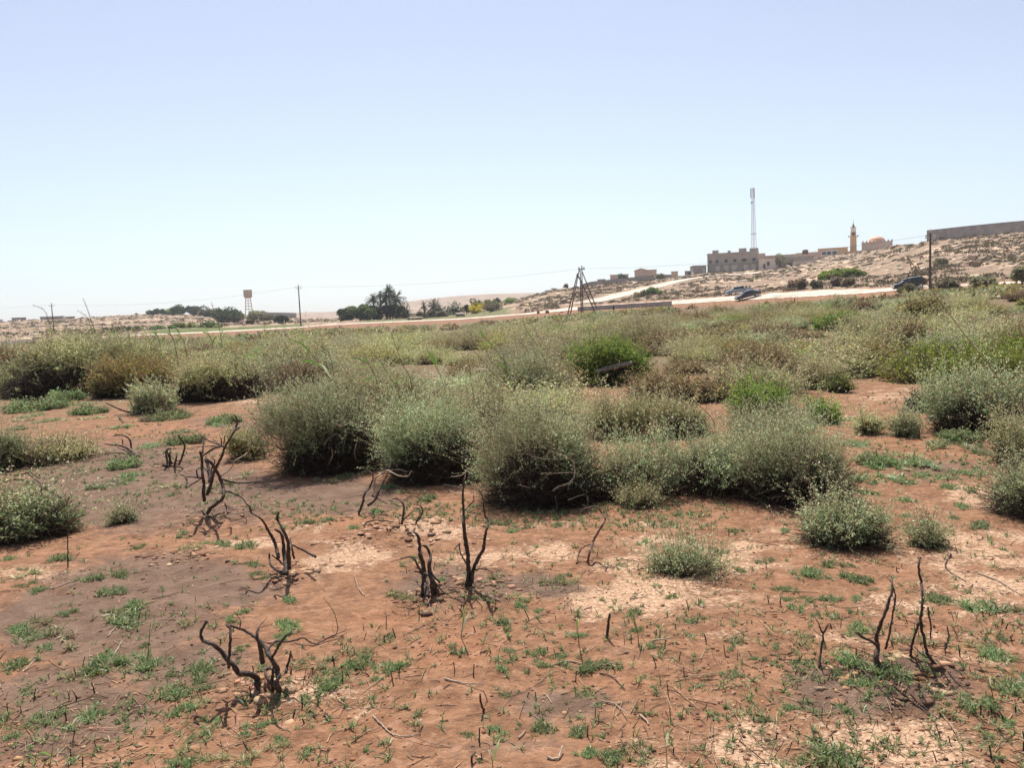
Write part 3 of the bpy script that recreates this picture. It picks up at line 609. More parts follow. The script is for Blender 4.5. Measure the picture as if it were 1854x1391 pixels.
LBL = {'saltbush': ('grey-green saltbush, one of the many making up the scrub field before the road', 'grey-green bushes of the scrub field'),
       'dry_bush': ('dry brown bush, one of those scattered among the grey-green scrub before the road', 'brown bushes of the scrub field'),
       'olive_bush': ('yellow-olive bush, one of those scattered among the grey-green scrub before the road', 'olive bushes of the scrub field'),
       'green_bush': ('fresh green bush, one of those dotted among the grey-green scrub before the road', 'green bushes of the scrub field')}
rng = np.random.default_rng(5); pts = []; cnt = dict.fromkeys(PROTO, 0); FARP = []
cand = []
for r in np.concatenate([np.arange(9.5, 62, .55)]):
    for _ in range(int(r * 1.45 * .55 / 1.05)):
        cand.append((r + rng.uniform(0, .55), rng.uniform(-.66, .66)))
grid = {}
for r, a in cand:
    x, y = r * math.sin(a), r * math.cos(a); z = float(gz(x, y)); X, Yp = project((x, y, z))
    if Yp > np.interp(X, YB[:, 0], YB[:, 1]): continue
    ch = .75 * F / r; hid = False
    for hx, hy, hw, hh in HEROES:
        if abs(X - hx) < hw * .5 + .25 * ch and ((Yp >= hy and Yp - ch < hy - .25 * hh) or (hy - .55 * hh < Yp < hy)): hid = True; break
    if hid: continue
    md = 1.0 + r * .012
    key = (int(x // 2), int(y // 2)); bad = False
    for i in (-1, 0, 1):
        for j in (-1, 0, 1):
            for q in grid.get((key[0] + i, key[1] + j), ()):
                if (q[0] - x) ** 2 + (q[1] - y) ** 2 < md * md: bad = True
    if bad: continue
    v = vnoise(np.array(x * .13), np.array(y * .13), 71); w = rng.uniform()
    rightish = np.clip((X - 1000) / 300, 0, 1)
    kind = 'saltbush'
    if w < .16 + .24 * rightish * (v > .35): kind = 'dry_bush'
    elif w < .34 + .26 * rightish: kind = 'olive_bush'
    elif w > .955 and r > 17: kind = 'green_bush'
    if vnoise(np.array(x * .5 + 50), np.array(y * .35), 77) < .37: continue      # bare gaps
    if cnt[kind] >= 285: FARP.append((x, y, z, kind)); continue
    cnt[kind] += 1; grid.setdefault(key, []).append((x, y))
    me = PROTO[kind][rng.integers(len(PROTO[kind]))]
    s = rng.uniform(.65, 1.25) * (1 + .003 * r); 
    if r < 14: s *= .8
    o = link(kind, me, None, (x, y, z - .03), -a + rng.normal(0, .5), (s * rng.uniform(.85, 1.2), s * rng.uniform(.85, 1.2), s * rng.uniform(.52, 1.0)))
    tag(o, LBL[kind][0], kind.replace('_', ' ').replace('saltbush', 'bush'), LBL[kind][1])
print('scrub', cnt, len(FARP))
# the far scrub, past counting: one mass of small clumps
def on_track(x, y):
    for t0, t1 in zip(TRACK[:-1], TRACK[1:]):
        e = t1 - t0; u = min(1, max(0, ((x - t0[0]) * e[0] + (y - t0[1]) * e[1]) / (e @ e)))
        if math.hypot(x - t0[0] - u * e[0], y - t0[1] - u * e[1]) < 7: return True
    return False
def clumps(name, pos, rad, colsets, mat, rng, nl=70, kind='stuff', flat=.7, lsize=.5):
    parts = []
    for (x, y, z), R_, ps in zip(pos, rad, colsets):
        d = rng.normal(size=(nl, 3)); d /= np.linalg.norm(d, axis=1, keepdims=True); d[:, 2] = np.abs(d[:, 2])
        P_ = d * rng.uniform(.45, 1, (nl, 1)) * R_; P_[:, 2] *= flat
        V, Fq = leaves_np(P_ + np.array([x, y, z]), d + rng.normal(0, .5, (nl, 3)), R_ * lsize * rng.uniform(.6, 1.3, nl), R_ * lsize * .55 * rng.uniform(.6, 1.3, nl), rng)
        c = pal(rng, nl, ps['leaf'], ps['lw'], .2); lo_ = (d[:, 1] < -.1) & (d[:, 2] < .42); c[lo_] = pal(rng, int(lo_.sum()), [(.07, .05, .038), (.11, .08, .055), (.05, .038, .03)], [1, 1, 1]); parts.append((V, Fq, np.repeat(c, 4, 0)))  # low camera-side leaves tinted dark twig brown, painting in shaded hollows
    V, Fs, C = cat_parts(parts); o = link(name, mesh_np(name, V, Fs, C, mat)); tag(o, kind=kind); return o
pos = [(x, y, z) for x, y, z, k in FARP]; rad = [rng.uniform(.7, 1.3) for _ in FARP]; ps = [dict(saltbush=WISP, dry_bush=BROWN, olive_bush=OLIVE, green_bush=GREEN)[k] for *_, k in FARP]
def FS(d): return float(np.interp(d, [-33, -18, -10, 2, 8, 20, 33], [20, 26, 34, 34, 28, 20, 15]))
for _ in range(2200):
    a = rng.uniform(-.66, .66); rn = float(np.interp(a, aR, T[:, 1])); r = math.sqrt(rng.uniform(58 ** 2, (rn - FS(math.degrees(a))) ** 2)); x, y = r * math.sin(a), r * math.cos(a)
    if vnoise(np.array(x * .06), np.array(y * .06), 79) < .45: continue
    pos.append((x, y, float(gz(x, y)) - .05)); rad.append(rng.uniform(.4, 1.0) * min(1, .6 + (rn - r) / 90)); ps.append([WISP, SALT, OLIVE, BROWN][rng.choice(4, p=[.42, .1, .26, .22])])
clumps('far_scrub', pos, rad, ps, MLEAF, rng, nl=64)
# stony hillside: boulders and low scrub, both past counting
pos = []; rad = []; ps = []
HB = dict(leaf=[(.10, .08, .05), (.14, .11, .065), (.12, .12, .06), (.19, .14, .09)], lw=[3, 3, 2, 2])
for _ in range(9000):
    a = rng.uniform(-.66, .70); rn = float(np.interp(a, aR, T[:, 1])); dc = float(np.interp(a, aR, T[:, 7])); r = rng.uniform(rn + 10, dc + 8); x, y = r * math.sin(a), r * math.cos(a)
    xc = float(np.interp(a, aR, T[:, 0]))
    if on_track(x, y): continue
    if 255 < xc < 940 and r < rn + 75: continue
    if vnoise(np.array(x * .05), np.array(y * .05), 83) < .33: continue
    pos.append((x, y, float(gz(x, y)) - .05)); rad.append(rng.uniform(.25, .85)); ps.append(HB)
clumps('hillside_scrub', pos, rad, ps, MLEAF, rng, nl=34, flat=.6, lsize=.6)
ICO_T = (1 + 5 ** .5) / 2
_iv = np.array([(-1, ICO_T, 0), (1, ICO_T, 0), (-1, -ICO_T, 0), (1, -ICO_T, 0), (0, -1, ICO_T), (0, 1, ICO_T), (0, -1, -ICO_T), (0, 1, -ICO_T), (ICO_T, 0, -1), (ICO_T, 0, 1), (-ICO_T, 0, -1), (-ICO_T, 0, 1)]) / 1.9
_if = np.array([(0, 11, 5), (0, 5, 1), (0, 1, 7), (0, 7, 10), (0, 10, 11), (1, 5, 9), (5, 11, 4), (11, 10, 2), (10, 7, 6), (7, 1, 8), (3, 9, 4), (3, 4, 2), (3, 2, 6), (3, 6, 8), (3, 8, 9), (4, 9, 5), (2, 4, 11), (6, 2, 10), (8, 6, 7), (9, 8, 1)])
def stones(name, pos, size, cols, rng, flat=.55, kind='stuff'):
    n = len(pos); V = _iv[None] * (1 + rng.normal(0, .2, (n, 12, 1))); sc = np.array(size)[:, None, None] * rng.uniform(.6, 1.4, (n, 1, 3)); sc[:, :, 2] *= flat
    a = rng.uniform(0, 6.3, n); c, s = np.cos(a)[:, None], np.sin(a)[:, None]; V = V * sc; x = V[..., 0] * c - V[..., 1] * s; y = V[..., 0] * s + V[..., 1] * c
    V = np.stack([x, y, V[..., 2]], -1) + np.array(pos)[:, None, :]
    Fq = (_if[None] + np.arange(n)[:, None, None] * 12).reshape(-1, 3)
    o = link(name, mesh_np(name, V.reshape(-1, 3), [Fq], np.repeat(pal(rng, n, cols, [1] * len(cols), .12), 12, 0), MROCK)); tag(o, kind=kind); return o
pos = []; size = []
for _ in range(4200):
    a = rng.uniform(-.66, .70); rn = float(np.interp(a, aR, T[:, 1])); dc = float(np.interp(a, aR, T[:, 7])); r = rng.uniform(rn + 9, dc + 5); x, y = r * math.sin(a), r * math.cos(a)
    xc = float(np.interp(a, aR, T[:, 0]))
    if on_track(x, y): continue
    if 255 < xc < 940 and r < rn + 80: continue
    if vnoise(np.array(x * .07), np.array(y * .07), 91) < .35: continue
    pos.append((x, y, float(gz(x, y)))); size.append(rng.uniform(.25, .6) if rng.uniform() < .8 else rng.uniform(.6, 1.3))
stones('hillside_rocks', pos, size, [(.58, .45, .33), (.50, .36, .25), (.66, .54, .41), (.44, .33, .24)], rng)
# ------------------------------------------------------------------ burnt stumps: every stem surveyed, given its own depth
def stem3d(px, base, rng, wob, close=True):
    """px: [(x,y)] survey directions; base: ground point of the plant; returns points in space around the base's distance"""
    px = np.array(px, float); d = ray(px[:, 0], px[:, 1])
    y0 = base[1]; off = np.cumsum(rng.normal(0, wob, len(px))); off -= off[0]
    tt = (y0 + off) / d[:, 1]; P = CAMP + d * tt[:, None]
    g = gz(P[:, 0], P[:, 1])
    for i in range(len(P)):
        if P[i, 2] < g[i] + .004:
            h = hit(*px[i]); P[i] = h + np.array([0, 0, .004])
    return P
BASES = []
def burnt(name, label, o_, sc, stems, base_z, cat='burnt shrub', seed=1, rk=1.0, mat=None, pale=(), group=None):
    rng = np.random.default_rng(seed)
    X = lambda q: (o_[0] + q[0] / sc, o_[1] + q[1] / sc)
    b = hit(*X(base_z)); dist = b[1]
    root = empty(name, b); KEEP = []; BASES.append(b)
    for i, (pts, r0, r1) in enumerate(stems):
        px = [X(q) for q in pts]
        P = stem3d(px, b, rng, .010 * dist)
        R_ = np.linspace(r0, r1, len(P)) * rk * .84 * dist / F
        Q = resample(np.hstack([P, R_[:, None]]), .012)
        k = np.arange(len(Q)); kn = 1 + .22 * (vnoise(k * .35, k * 0 + i * 3.1, seed) - .5) + .25 * (vnoise(k * .9, k * 0 + i * 7.7, seed + 1) - .5)
        Q[:, :3] += rng.normal(0, .0012, (len(Q), 3))
        rad = np.maximum(Q[:, 3], .0016) * kn; rad[-1] *= .5
        KEEP.append((Q[:, :3], rad)); V, Fq, caps = tube_np(Q[:, :3], rad, 7); V = V - b
        n = len(V)
        me = bpy.data.meshes.new('branch'); me.from_pydata([tuple(v) for v in V], [], [tuple(f) for f in Fq] + [tuple(c) for c in caps]); me.update()
        me.polygons.foreach_set('use_smooth', np.ones(len(me.polygons), bool))
        me.materials.append(MDEAD if i in pale else (mat or MCHAR))
        link('trunk' if i == 0 else 'branch', me, root)
    # broken side twigs left by the fire
    tw = MB()
    for P, R_ in KEEP:
        for _ in range(int(len(P) / 14) + 1):
            i = int(rng.integers(len(P) // 4, len(P))); d = rng.normal(0, .6, 3); d[2] += .5; d /= np.linalg.norm(d); l = rng.uniform(.012, .055); q = P[i] - b
            tw.tube([q, q + d * l * .5, q + d * l + rng.normal(0, .005, 3)], [max(.0014, R_[i] * .38), .0014, .0009], 5)
    tw.build('twig', mat or MCHAR, root)
    tag(root, label, cat, group); return root
Z6 = ((300, 1080), 4.03); Z4 = ((300, 740), 3.661); Z5 = ((600, 840), 4.636); Z7 = ((0, 700), 3.8625); ZR = ((1400, 980), 3.386); ZH = ((780, 640), 3.8625)
burnt('burnt_shrub', 'charred stump in the near left with twisted low branches, one hooked like an S', *Z6, [
 ([(830, 690), (802, 640), (822, 600), (815, 540), (790, 490), (760, 440), (735, 390), (690, 330), (640, 290), (570, 250), (500, 225), (440, 210)], 22, 8),
 ([(672, 645), (676, 615), (650, 590), (600, 565), (530, 560), (500, 510), (450, 460), (400, 400), (340, 350), (275, 325), (255, 290), (270, 230), (300, 190), (285, 183)], 24, 9),
 ([(770, 640), (735, 590), (730, 540), (770, 530), (800, 560)], 12, 9), ([(462, 525), (460, 480), (465, 400), (475, 300), (470, 240), (440, 212)], 11, 9), ([(470, 435), (500, 427), (532, 430)], 6, 4),
 ([(705, 485), (695, 400), (680, 340), (665, 290), (680, 225)], 18, 8), ([(770, 460), (800, 410), (840, 340), (880, 290), (912, 262)], 11, 5), ([(745, 410), (760, 370), (800, 330), (880, 335), (950, 320), (1010, 310), (1090, 350), (1180, 310), (1250, 275), (1320, 250)], 9, 3),
 ([(882, 556), (890, 510), (905, 460), (912, 392)], 11, 8), ([(912, 570), (922, 520)], 7, 5), ([(785, 690), (780, 580), (790, 500), (770, 450)], 14, 8), ([(940, 345), (1040, 362), (1110, 355), (1220, 320), (1300, 305)], 4, 2), ([(535, 240), (548, 180)], 6, 3)],
 (800, 690), seed=101, rk=.31)
burnt('burnt_shrub', 'upright charred stump with five slim stems on the burnt soil, left of centre', *Z4, [
 ([(803, 1105), (790, 1000), (780, 900), (765, 830), (722, 800)], 16, 8), ([(818, 1065), (815, 980), (810, 880), (775, 800), (745, 745), (740, 720), (750, 685)], 14, 6), ([(748, 990), (735, 930), (710, 860), (680, 810), (660, 770), (625, 725), (570, 690), (555, 650), (520, 620)], 13, 4),
 ([(795, 1102), (740, 1075), (700, 1040), (688, 1000), (688, 958)], 11, 6), ([(852, 995), (838, 930), (825, 850)], 8, 4), ([(995, 985), (940, 955), (890, 930), (838, 905)], 9, 5), ([(775, 1030), (740, 1000), (700, 970)], 7, 4)], (800, 1100), seed=102, rk=.33)
burnt('burnt_shrub', 'tall tangled charred stump at the left with one branch reaching far above the rest', *Z4, [
 ([(258, 612), (250, 560), (253, 500), (244, 440), (241, 370), (236, 310), (225, 285)], 12, 8), ([(275, 702), (300, 660), (340, 630), (380, 590), (380, 530), (365, 470), (340, 420), (300, 360), (265, 335), (280, 380), (290, 440), (288, 490)], 13, 9),
 ([(275, 570), (300, 500), (320, 420), (350, 360), (375, 310), (390, 260), (420, 210), (450, 160), (495, 120)], 12, 5), ([(450, 160), (470, 110), (475, 80), (455, 40)], 8, 4), ([(395, 260), (370, 250), (320, 265), (280, 290), (238, 318)], 8, 6), ([(385, 250), (350, 235), (310, 200)], 6, 3), ([(372, 245), (365, 188)], 5, 3), ([(385, 240), (392, 175)], 5, 3),
 ([(352, 242), (290, 215), (250, 195), (215, 160)], 5, 2), ([(360, 252), (300, 250), (210, 256)], 5, 2.5), ([(246, 295), (250, 210)], 6, 4), ([(375, 470), (430, 485), (500, 495), (610, 485)], 8, 5), ([(245, 462), (180, 455), (130, 450), (90, 435)], 6, 3), ([(130, 450), (145, 490), (135, 525), (180, 500), (238, 462)], 7, 4),
 ([(215, 458), (205, 410), (235, 395), (270, 410), (288, 455)], 5, 4), ([(385, 545), (440, 560), (500, 590), (530, 620)], 7, 3), ([(368, 448), (430, 400), (460, 345), (520, 310), (550, 280), (560, 240), (540, 215), (500, 205)], 4, 2.5), ([(250, 700), (300, 722), (350, 700), (392, 688)], 7, 5), ([(415, 697), (405, 660), (390, 628)], 7, 4), ([(285, 735), (262, 700), (225, 675)], 6, 4), ([(300, 480), (305, 400), (325, 350), (300, 320)], 6, 4)],
 (285, 705), seed=103, rk=.32, pale=(16,))
burnt('burnt_shrub', 'charred stump with two tall thin trunks forking from one base, before the front row', *Z5, [
 ([(1160, 1035), (1158, 960), (1150, 860), (1145, 770), (1125, 640), (1110, 500), (1110, 420), (1105, 330), (1105, 230), (1115, 150), (1132, 60)], 40, 8), ([(1178, 1010), (1190, 900), (1230, 800), (1275, 720), (1285, 650), (1300, 560), (1325, 490), (1290, 440), (1280, 360), (1270, 280), (1235, 210)], 30, 7), ([(1115, 398), (1160, 350), (1195, 310), (1190, 265)], 11, 6),
 ([(1106, 212), (1040, 200), (950, 175)], 7, 3), ([(1142, 60), (1080, 100), (1000, 110)], 10, 4), ([(1152, 880), (1110, 800), (1080, 740), (1075, 670), (1030, 725)], 12, 9), ([(1180, 900), (1280, 880), (1350, 910), (1430, 890)], 10, 4), ([(1130, 1035), (1140, 960), (1165, 880)], 22, 10), ([(1325, 490), (1318, 435)], 7, 4)], (1165, 1035), seed=104, rk=.16, pale=(4,))
burnt('burnt_shrub', 'thick charred stump with pale dry canes fallen over it, left of the two-trunked one', *Z5, [
 ([(805, 1130), (790, 1030), (780, 950), (770, 850), (750, 780), (740, 680), (725, 600), (690, 575), (700, 540)], 48, 11), ([(860, 1090), (845, 990), (825, 900), (820, 840), (835, 790), (810, 720), (780, 690), (755, 690)], 44, 8), ([(770, 930), (730, 870), (700, 810), (660, 785), (600, 795), (560, 810)], 20, 6), ([(780, 920), (850, 970), (930, 1070), (1020, 1130), (1150, 1190)], 15, 4),
 ([(780, 1010), (830, 1080), (900, 1170), (960, 1260)], 6, 4), ([(690, 970), (780, 1080), (830, 1200), (900, 1310), (985, 1372)], 6, 4), ([(910, 1000), (870, 960), (820, 890)], 16, 8), ([(700, 900), (760, 930), (800, 1010)], 12, 8), ([(640, 830), (720, 880), (800, 930), (880, 1000)], 5, 3), ([(905, 1110), (880, 1030), (820, 950)], 22, 10), ([(760, 1110), (765, 1000), (775, 930)], 24, 12)], (825, 1110), seed=105, rk=.16, pale=(4, 5, 8))
burnt('burnt_shrub', 'small burnt shrub of thin curled black branches, behind the crusted soil mound', *Z5, [
 ([(590, 512), (600, 450), (610, 370), (590, 320), (550, 295), (510, 295)], 11, 5), ([(592, 485), (640, 440), (680, 400)], 7, 4), ([(712, 497), (750, 440), (765, 390), (740, 350), (690, 340)], 9, 5), ([(708, 492), (740, 430), (740, 380), (680, 375)], 7, 4), ([(610, 310), (660, 275), (710, 275), (745, 305)], 5, 3), ([(270, 522), (300, 490), (370, 475), (440, 480), (520, 490)], 8, 6), ([(575, 500), (560, 445)], 5, 3)], (640, 508), seed=106, rk=.25)
burnt('burnt_shrub', 'arching burnt shrub with pale-topped branches, in front of the dark hollow of the left bush', *Z5, [
 ([(228, 425), (260, 340), (280, 250), (320, 200), (350, 110), (310, 60), (240, 85)], 11, 5), ([(305, 352), (370, 300), (400, 220), (440, 150), (470, 90)], 12, 6), ([(360, 235), (365, 130), (380, 110), (440, 70), (480, 60), (560, 100), (640, 105), (672, 60)], 9, 5), ([(340, 268), (380, 290), (470, 340)], 7, 4), ([(485, 60), (580, 52), (645, 75)], 6, 3), ([(160, 150), (220, 88), (245, 84)], 5, 3), ([(410, 205), (450, 130), (462, 180)], 5, 3), ([(430, 170), (480, 60), (500, -20)], 5, 2)], (280, 410), seed=107, rk=.25, pale=(2,))
burnt('burnt_shrub', 'single leaning burnt stem forking near the top, before the biggest front bush', *ZH, [
 ([(1095, 1470), (1112, 1390), (1140, 1310), (1190, 1220), (1220, 1160), (1190, 1110), (1150, 1075), (1090, 1085), (1040, 1110)], 11, 5), ([(1220, 1162), (1228, 1080)], 6, 3), ([(1020, 1470), (1040, 1390), (1080, 1350), (1132, 1335)], 7, 4)], (1090, 1475), seed=108, rk=.27, mat=simple('scorched_bark', (.11, .062, .045), .85, .5, 30))
burnt('burnt_shrub', 'small Y-forked burnt sapling at the near right', *ZR, [([(283, 787), (290, 680), (305, 590), (290, 540), (266, 478)], 9, 4), ([(303, 572), (342, 508)], 7, 4), ([(300, 585), (250, 545)], 3, 2), ([(297, 785), (292, 740)], 4, 3)], (285, 785), seed=109, rk=.32)
burnt('burnt_shrub', 'burnt stump at the near right with a bent black pole beside a thinner one', *ZR, [([(652, 802), (632, 720), (640, 650), (632, 600), (650, 530), (690, 430), (720, 330), (730, 260), (700, 225)], 20, 6), ([(686, 662), (710, 580), (735, 430), (748, 350), (730, 262)], 8, 5), ([(642, 642), (580, 605), (500, 560)], 12, 7)], (645, 798), seed=110, rk=.32)
burnt('burnt_shrub', 'tallest black stem at the near right, split into two legs low down', *ZR, [([(1000, 772), (945, 690), (925, 600), (905, 490), (915, 380), (905, 250), (890, 160), (895, 100)], 12, 8), ([(842, 714), (850, 640), (880, 540), (905, 480)], 10, 7), ([(948, 408), (960, 500), (968, 612)], 6, 5), ([(865, 650), (900, 690), (950, 720)], 6, 4), ([(845, 710), (910, 745), (1000, 772)], 8, 5), ([(1050, 672), (1075, 590), (1065, 520)], 6, 4)], (960, 740), seed=111, rk=.32)
burnt('burnt_shrub', 'low burnt shrub of arching branches at the far left of the burnt patch', *Z7, [([(965, 492), (900, 440), (840, 415), (780, 410), (730, 400)], 9, 4), ([(918, 432), (910, 380), (880, 350), (830, 340), (790, 350)], 7, 4), ([(965, 482), (880, 470), (800, 465), (710, 475)], 6, 3), ([(940, 470), (880, 450), (820, 430)], 6, 3), ([(860, 405), (855, 370)], 5, 3)], (950, 490), seed=112, rk=.28)
burnt('burnt_shrub', 'knee-high burnt shrub of short upright black prongs, left of the tallest tangled stump', *Z7, [([(1252, 552), (1280, 470), (1290, 410), (1240, 338)], 9, 5), ([(1190, 545), (1188, 460)], 11, 6), ([(1220, 552), (1238, 480)], 9, 5), ([(1172, 545), (1162, 450), (1200, 432)], 8, 5), ([(1140, 552), (1200, 562), (1252, 560)], 12, 8), ([(1205, 540), (1180, 490), (1165, 440)], 8, 4)], (1200, 558), seed=113, rk=.28)
burnt('burnt_shrub', 'charred branches arching over the dark leafy bush at the left edge', *Z7, [([(380, 922), (440, 850), (470, 812), (380, 750), (250, 690), (120, 650), (0, 685)], 9, 5), ([(200, 602), (120, 622), (0, 612)], 6, 5), ([(310, 852), (290, 750), (280, 680), (180, 598)], 7, 4), ([(455, 832), (320, 806)], 5, 3), ([(140, 802), (90, 730), (20, 690)], 6, 4), ([(472, 808), (492, 750)], 6, 3), ([(270, 640), (215, 600), (185, 560)], 5, 2)], (300, 1010), seed=114, rk=.28)
burnt('burnt_shrub', 'thin forked black twig shrub before the broad dark-hollowed bush', *Z7, [([(935, 190), (850, 165), (740, 115)], 8, 4), ([(940, 190), (915, 110), (890, 75)], 6, 3), ([(860, 255), (835, 215), (845, 195)], 7, 4)], (925, 192), seed=115, rk=.28)
# pale bare branches showing in the dark hollows of the front bushes: parts of those bushes
def bare(hero_o, foot, zz, stems):
    o_, sc = zz; b = hit(*foot); rng = np.random.default_rng(int(foot[0])); base = np.array(hero_o.location); c, s_ = math.cos(hero_o.rotation_euler.z), math.sin(hero_o.rotation_euler.z); sy = hero_o.scale[1]
    for pts, r0, r1 in stems:
        P = stem3d([(o_[0] + q[0] / sc, o_[1] + q[1] / sc) for q in pts], b, rng, .006 * b[1]); Q = resample(P, .015); Q += rng.normal(0, .0015, Q.shape); w = Q - base
        L_ = np.column_stack([w[:, 0] * c + w[:, 1] * s_, (-w[:, 0] * s_ + w[:, 1] * c) / sy, w[:, 2]])
        V, Fq, caps = tube_np(L_, np.linspace(r0, r1, len(L_)) * b[1] / F, 6); me = bpy.data.meshes.new('bare_branch'); me.from_pydata([tuple(v) for v in V], [], [tuple(f) for f in Fq] + [tuple(q) for q in caps]); me.update(); me.materials.append(MDEAD); link('bare_branch', me, hero_o)
Z8 = ((480, 580), 3.8625); ZB = ((1200, 680), 3.66)
bare(HO[13], (985, 926), ZH, [([(850, 965), (900, 930), (960, 910), (1000, 870), (1005, 800), (985, 745), (920, 715), (850, 690)], 1.9, .8), ([(770, 842), (900, 838), (1040, 835)], 1, .6), ([(610, 920), (700, 945)], 1, .6), ([(960, 1025), (1030, 1000), (1080, 985)], 1.1, .7), ([(870, 1000), (880, 1060), (875, 1110)], .9, .6), ([(1100, 1000), (1100, 1080), (1115, 1140)], .9, .6), ([(700, 720), (800, 740), (960, 735)], .9, .5)])
bare(HO[11], (615, 862), Z8, [([(320, 985), (345, 1015), (385, 1030)], 1.4, .8), ([(440, 1015), (470, 950), (465, 900)], 1.6, .8), ([(470, 715), (540, 742), (600, 712), (665, 655)], 1.5, .7), ([(410, 880), (440, 830), (510, 790)], 1.2, .6), ([(640, 860), (625, 920), (635, 980)], 1.1, .6)])
bare(HO[12], (785, 874), Z8, [([(1190, 865), (1290, 890), (1380, 930), (1420, 960)], 1.1, .6), ([(1180, 1035), (1240, 1040), (1295, 1065)], 1.2, .6), ([(1250, 1155), (1330, 1165), (1390, 1190)], 1.4, .8), ([(1230, 820), (1320, 860), (1450, 905)], .9, .5), ([(760, 920), (830, 950), (890, 965)], 1, .6), ([(1200, 960), (1300, 985), (1400, 1000)], .9, .5)])
bare(HO[16], (1450, 922), ZB, [([(1105, 860), (1085, 740), (1060, 650), (1010, 560)], 1.7, .7), ([(1155, 775), (1100, 690), (1060, 620), (1000, 590)], 2.2, .8), ([(1185, 745), (1120, 640), (1080, 560)], 1.3, .6), ([(1170, 690), (1150, 620), (1140, 560)], 1, .6), ([(1070, 945), (1000, 880), (920, 850)], 1.4, .6), ([(740, 945), (710, 880)], 1, .5)])
# lone sticks
def lone(label, px, r0, r1, seed, name='burnt_stick', cat='stick', mat=None):
    b = hit(*px[0]); rng = np.random.default_rng(seed); P = stem3d(px, b, rng, .006 * b[1])
    P[0, 2] -= .01
    Q = resample(np.hstack([P, (np.linspace(r0, r1, len(P)) * b[1] / F)[:, None]]), .012); Q[:, :3] += rng.normal(0, .001, (len(Q), 3))
    V, Fq, caps = tube_np(Q[:, :3], np.maximum(Q[:, 3], .0013) * (1 + rng.normal(0, .08, len(Q))), 6)
    me = bpy.data.meshes.new(name); me.from_pydata([tuple(v) for v in V - b], [], [tuple(f) for f in Fq] + [tuple(c) for c in caps]); me.update()
    me.polygons.foreach_set('use_smooth', np.ones(len(me.polygons), bool)); me.materials.append(mat or MCHAR)
    o = link(name, me, None, b); tag(o, label, cat); return o
lone('straight thin burnt stick upright on the bare soil at the left, below the leafy bush', [(123, 1029), (122.5, 980), (122, 928)], 1.2, .9, 1)
lone('short upright burnt stick in the centre foreground, standing alone', [(1099, 1155), (1101, 1135), (1104, 1112)], 3, 2.2, 2)
lone('short curved burnt stub lying in the near centre', [(877, 1288), (870, 1272), (870, 1257)], 2.4, 2, 3)
lone('tiny bent burnt stub at the bottom of the view, near the centre', [(855, 1384), (854, 1372), (860, 1363)], 2.6, 2, 4)
lone('tiny burnt stub on a black stem in the clearing at the right', [(1664, 795), (1664, 778)], 1.4, 1.2, 5)
lone('thin leaning burnt twig in the clearing at the right', [(1670, 768), (1662, 745), (1655, 705)], 1.3, .8, 6)
lone('black dead stalk leaning over bare soil beside the bright green bush', [(1465, 735), (1461, 712), (1455, 690)], 1.4, .8, 7)
lone('pale stick lying among the brown bushes at the right', [(1430, 684), (1442, 683), (1456, 682)], 1.8, 1.6, 8, mat=simple('bleached_wood', (.75, .68, .58), .8, .1, 8))
DT = [[(660, 1081), (648, 1065), (642, 1047)], [(1010, 1204), (1030, 1200), (1058, 1206)], [(1086, 1221), (1110, 1230), (1132, 1252)], [(1089, 1272), (1113, 1278), (1135, 1304)], [(1160, 1298), (1172, 1310), (1174, 1315)], [(940, 1340), (952, 1325)], [(1080, 1210), (1118, 1210)],
 [(675, 1298), (690, 1315), (718, 1336), (760, 1333)], [(1140, 1087), (1172, 1082)], [(1560, 1215), (1600, 1255), (1638, 1293)], [(1618, 1245), (1660, 1280), (1702, 1308)], [(1648, 1260), (1680, 1290)], [(1716, 1218), (1735, 1242), (1758, 1258)], [(1722, 1005), (1712, 1030), (1748, 1055)], [(1770, 1040), (1810, 1055), (1850, 1080)], [(1180, 1164), (1218, 1165)],
 [(195, 1155), (212, 1135)], [(203, 1195), (222, 1163)], [(45, 1217), (65, 1204)], [(128, 1055), (100, 1066), (60, 1068)], [(530, 948), (580, 950)], [(990, 1375), (1010, 1378), (1018, 1362)], [(1640, 895), (1665, 925)], [(1745, 890), (1760, 920)], [(1330, 1000), (1360, 1003)], [(905, 1090), (880, 1080), (850, 1068)], [(735, 1150), (775, 1130)], [(805, 1232), (840, 1240), (875, 1250)], [(1525, 1350), (1545, 1358)]]
rng = np.random.default_rng(12)
for i, px in enumerate(DT):
    P = np.array([hit(*q) for q in px]); P[:, 2] += .006
    if i % 3 == 0: P[-1, 2] += .02
    Q = resample(P, .015); Q[:, :3] += rng.normal(0, .0012, Q.shape); b = P[0].copy()
    V, Fq, caps = tube_np(Q, np.linspace(.0040, .0022, len(Q)) * rng.uniform(.7, 1.3), 6)
    me = bpy.data.meshes.new('fallen_stick'); me.from_pydata([tuple(v) for v in V - b], [], [tuple(f) for f in Fq] + [tuple(c) for c in caps]); me.update(); me.materials.append(MCHAR if i in (2, 9, 10, 11, 12, 13, 20) else MDEAD)
    o = link('fallen_stick', me, None, b); tag(o, 'dry thin stick lying flat on the bare soil', 'stick', 'sticks lying on the bare soil')

